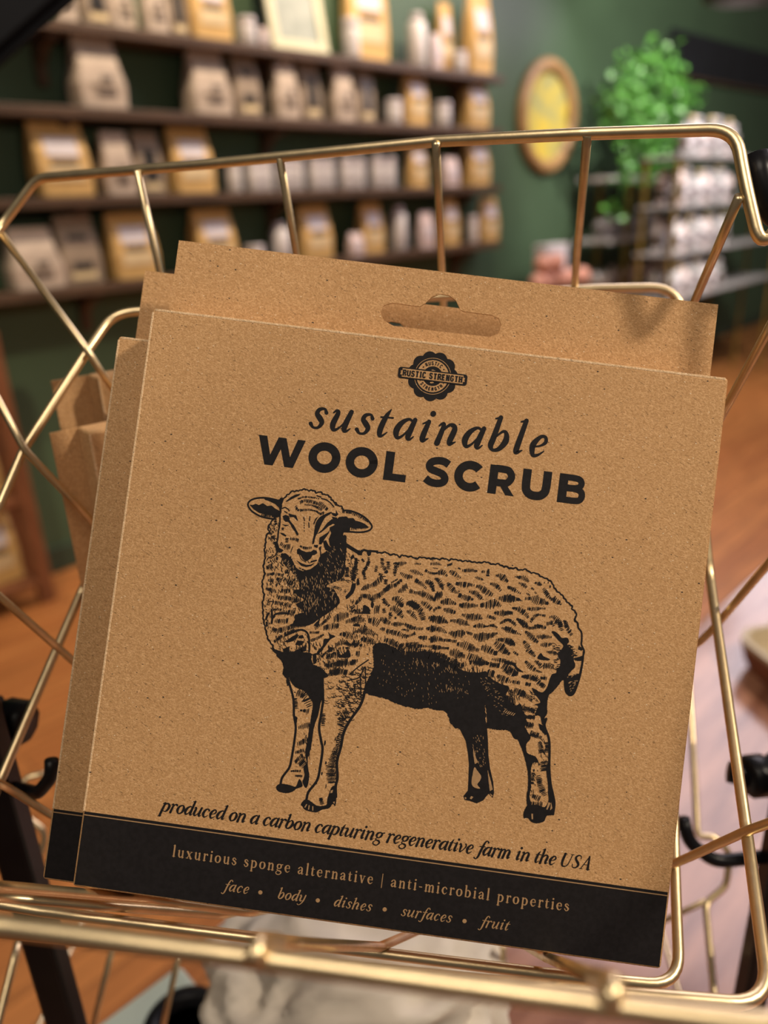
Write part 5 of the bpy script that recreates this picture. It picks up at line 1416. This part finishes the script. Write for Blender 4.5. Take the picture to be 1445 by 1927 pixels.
# loose strokes that feather the edges of the dark masses
scatter(HC, '560,940 640,1000 780,1080 960,1180 880,1290 760,1350 620,1330 540,1240 520,1100 500,1000', 150, 8, 1.35, 86, 14, sheep)
scatter(HC, '420,740 520,760 600,960 560,1080 480,1000 440,860', 60, 6.5, 1.4, 105, 22, sheep)
scatter(HC, '1010,700 1090,740 1130,900 1080,1000 1000,1000', 60, 6.5, 1.3, 60, 40, sheep)
scatter(HC, '330,440 410,420 400,640 430,760 330,740 310,600', 60, 4.8, 1.4, 60, 25, sheep)
scatter(HC, '290,700 420,740 440,900 300,920', 40, 5, 1.5, 70, 22, sheep)
scatter(HC, '275,1150 330,1150 350,1480 290,1380', 30, 4.5, 1.3, 65, 40, sheep)
scatter(CC, '220,440 740,420 740,800 480,840 300,700', 120, 6, 1.3, 75, 30, sheep)
scatter(CC, '760,560 1100,600 1400,640 1400,760 1000,900 860,880', 130, 6, 1.4, 80, 18, sheep)
scatter(CA, '160,440 700,500 900,900 900,1400 500,1450 160,1300', 130, 5.5, 1.4, 78, 25, sheep)
scatter(BODY, '20,330 120,380 200,480 200,600 60,560', 60, 6, 1.3, 80, 20, sheep)
scatter(BODY, '60,520 240,560 420,640 300,680 180,640 60,640', 80, 7, 1.3, 85, 12, sheep)
scatter(BODY, '320,600 520,640 700,700 820,760 760,790 560,700 330,660', 110, 9, 1.4, 88, 10, sheep)
scatter(BODY, '820,740 960,860 1060,960 1040,1010 900,900', 60, 8, 1.3, 80, 14, sheep)
scatter(PF, '830,440 960,520 940,900 860,940 800,860', 50, 7, 1.3, 10, 20, sheep)
scatter(PF, '1080,440 1180,560 1230,680 1120,700', 30, 7, 1.3, 10, 18, sheep)
scatter(PG, '580,330 760,420 760,620 640,560', 30, 8, 1.3, 82, 12, sheep)
scatter(PG, '1000,420 1120,560 1080,800 1000,700', 26, 7, 1.3, 30, 30, sheep)
scatter(LA, '470,780 560,700 530,1080 480,1060', 40, 6, 1.2, 80, 12, sheep)
scatter(LA, '780,800 850,760 790,1080 800,1250 740,1260 740,1040', 60, 6.5, 1.2, -60, 12, sheep)
scatter(LB, '940,760 1020,800 1020,1000 960,1000', 36, 6, 1.2, 70, 14, sheep)
scatter(LB, '860,980 940,1000 880,1300 850,1300', 24, 6, 1.2, 75, 16, sheep)
sheep.build('sheep_print', M_INK, front)
flecks.build('leg_highlights', M_REV, front)

# ------------------------------------------------------------------ the boxes behind
def copy_box(src, label, M):
    r = src.copy(); COL.objects.link(r); r.matrix_world = M; r['label'] = label
    for ch in src.children:
        c = ch.copy(); COL.objects.link(c); c.parent = r
        for g in ch.children:
            d = g.copy(); COL.objects.link(d); d.parent = c
    return r
bpy.context.view_layer.update()
p = px2l(222, 632, -.0004)
off2 = Vector((p.x + S / 2, p.y - S, -T - .0004))
q = px2l(78, 1655, -.0004)
print('second box offset', off2, 'bottom left check', q.x + S / 2, q.y)
off2.x = (p.x + q.x) / 2 + S / 2; off2.y = (p.y - S + q.y) / 2
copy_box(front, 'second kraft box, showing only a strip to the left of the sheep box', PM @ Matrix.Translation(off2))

def short_flap(r, h):
    # these two boxes show only a short closing flap beside the body
    for ch in r.children:
        if ch.name.startswith('hang_tab'):
            f = slab_with_hole('closing_flap', [(-S / 2 + .0005, S * .6), (S / 2 - .0005, S * .6), (S / 2 - .0005, S + h), (-S / 2 + .0005, S + h)], None, 0, .0005, M_KRAFT, r)
            bpy.data.objects.remove(ch)
            break

def turned(px, py, Z, psi, strip):
    c = U(px, py, Z)                       # top corner of the hang tab, box turned a quarter so the tab points left
    X = Vector((math.cos(psi), math.sin(psi), 0)); Y = Vector((0, 0, 1)); W_ = X.cross(Y)
    # local x of the box runs down, local y (towards the tab) runs against X
    lx, ly = -Y, -X; lz = lx.cross(ly)
    if lz.dot(Vector(CAM) - c) < 0: lx = -lx; lz = lx.cross(ly)
    R_ = Matrix((lx, ly, lz)).transposed().to_4x4()
    corner = Vector((-S / 2 if lx.z < 0 else S / 2, S + strip, 0))
    R_.translation = c - (R_.to_3x3() @ corner)
    return R_
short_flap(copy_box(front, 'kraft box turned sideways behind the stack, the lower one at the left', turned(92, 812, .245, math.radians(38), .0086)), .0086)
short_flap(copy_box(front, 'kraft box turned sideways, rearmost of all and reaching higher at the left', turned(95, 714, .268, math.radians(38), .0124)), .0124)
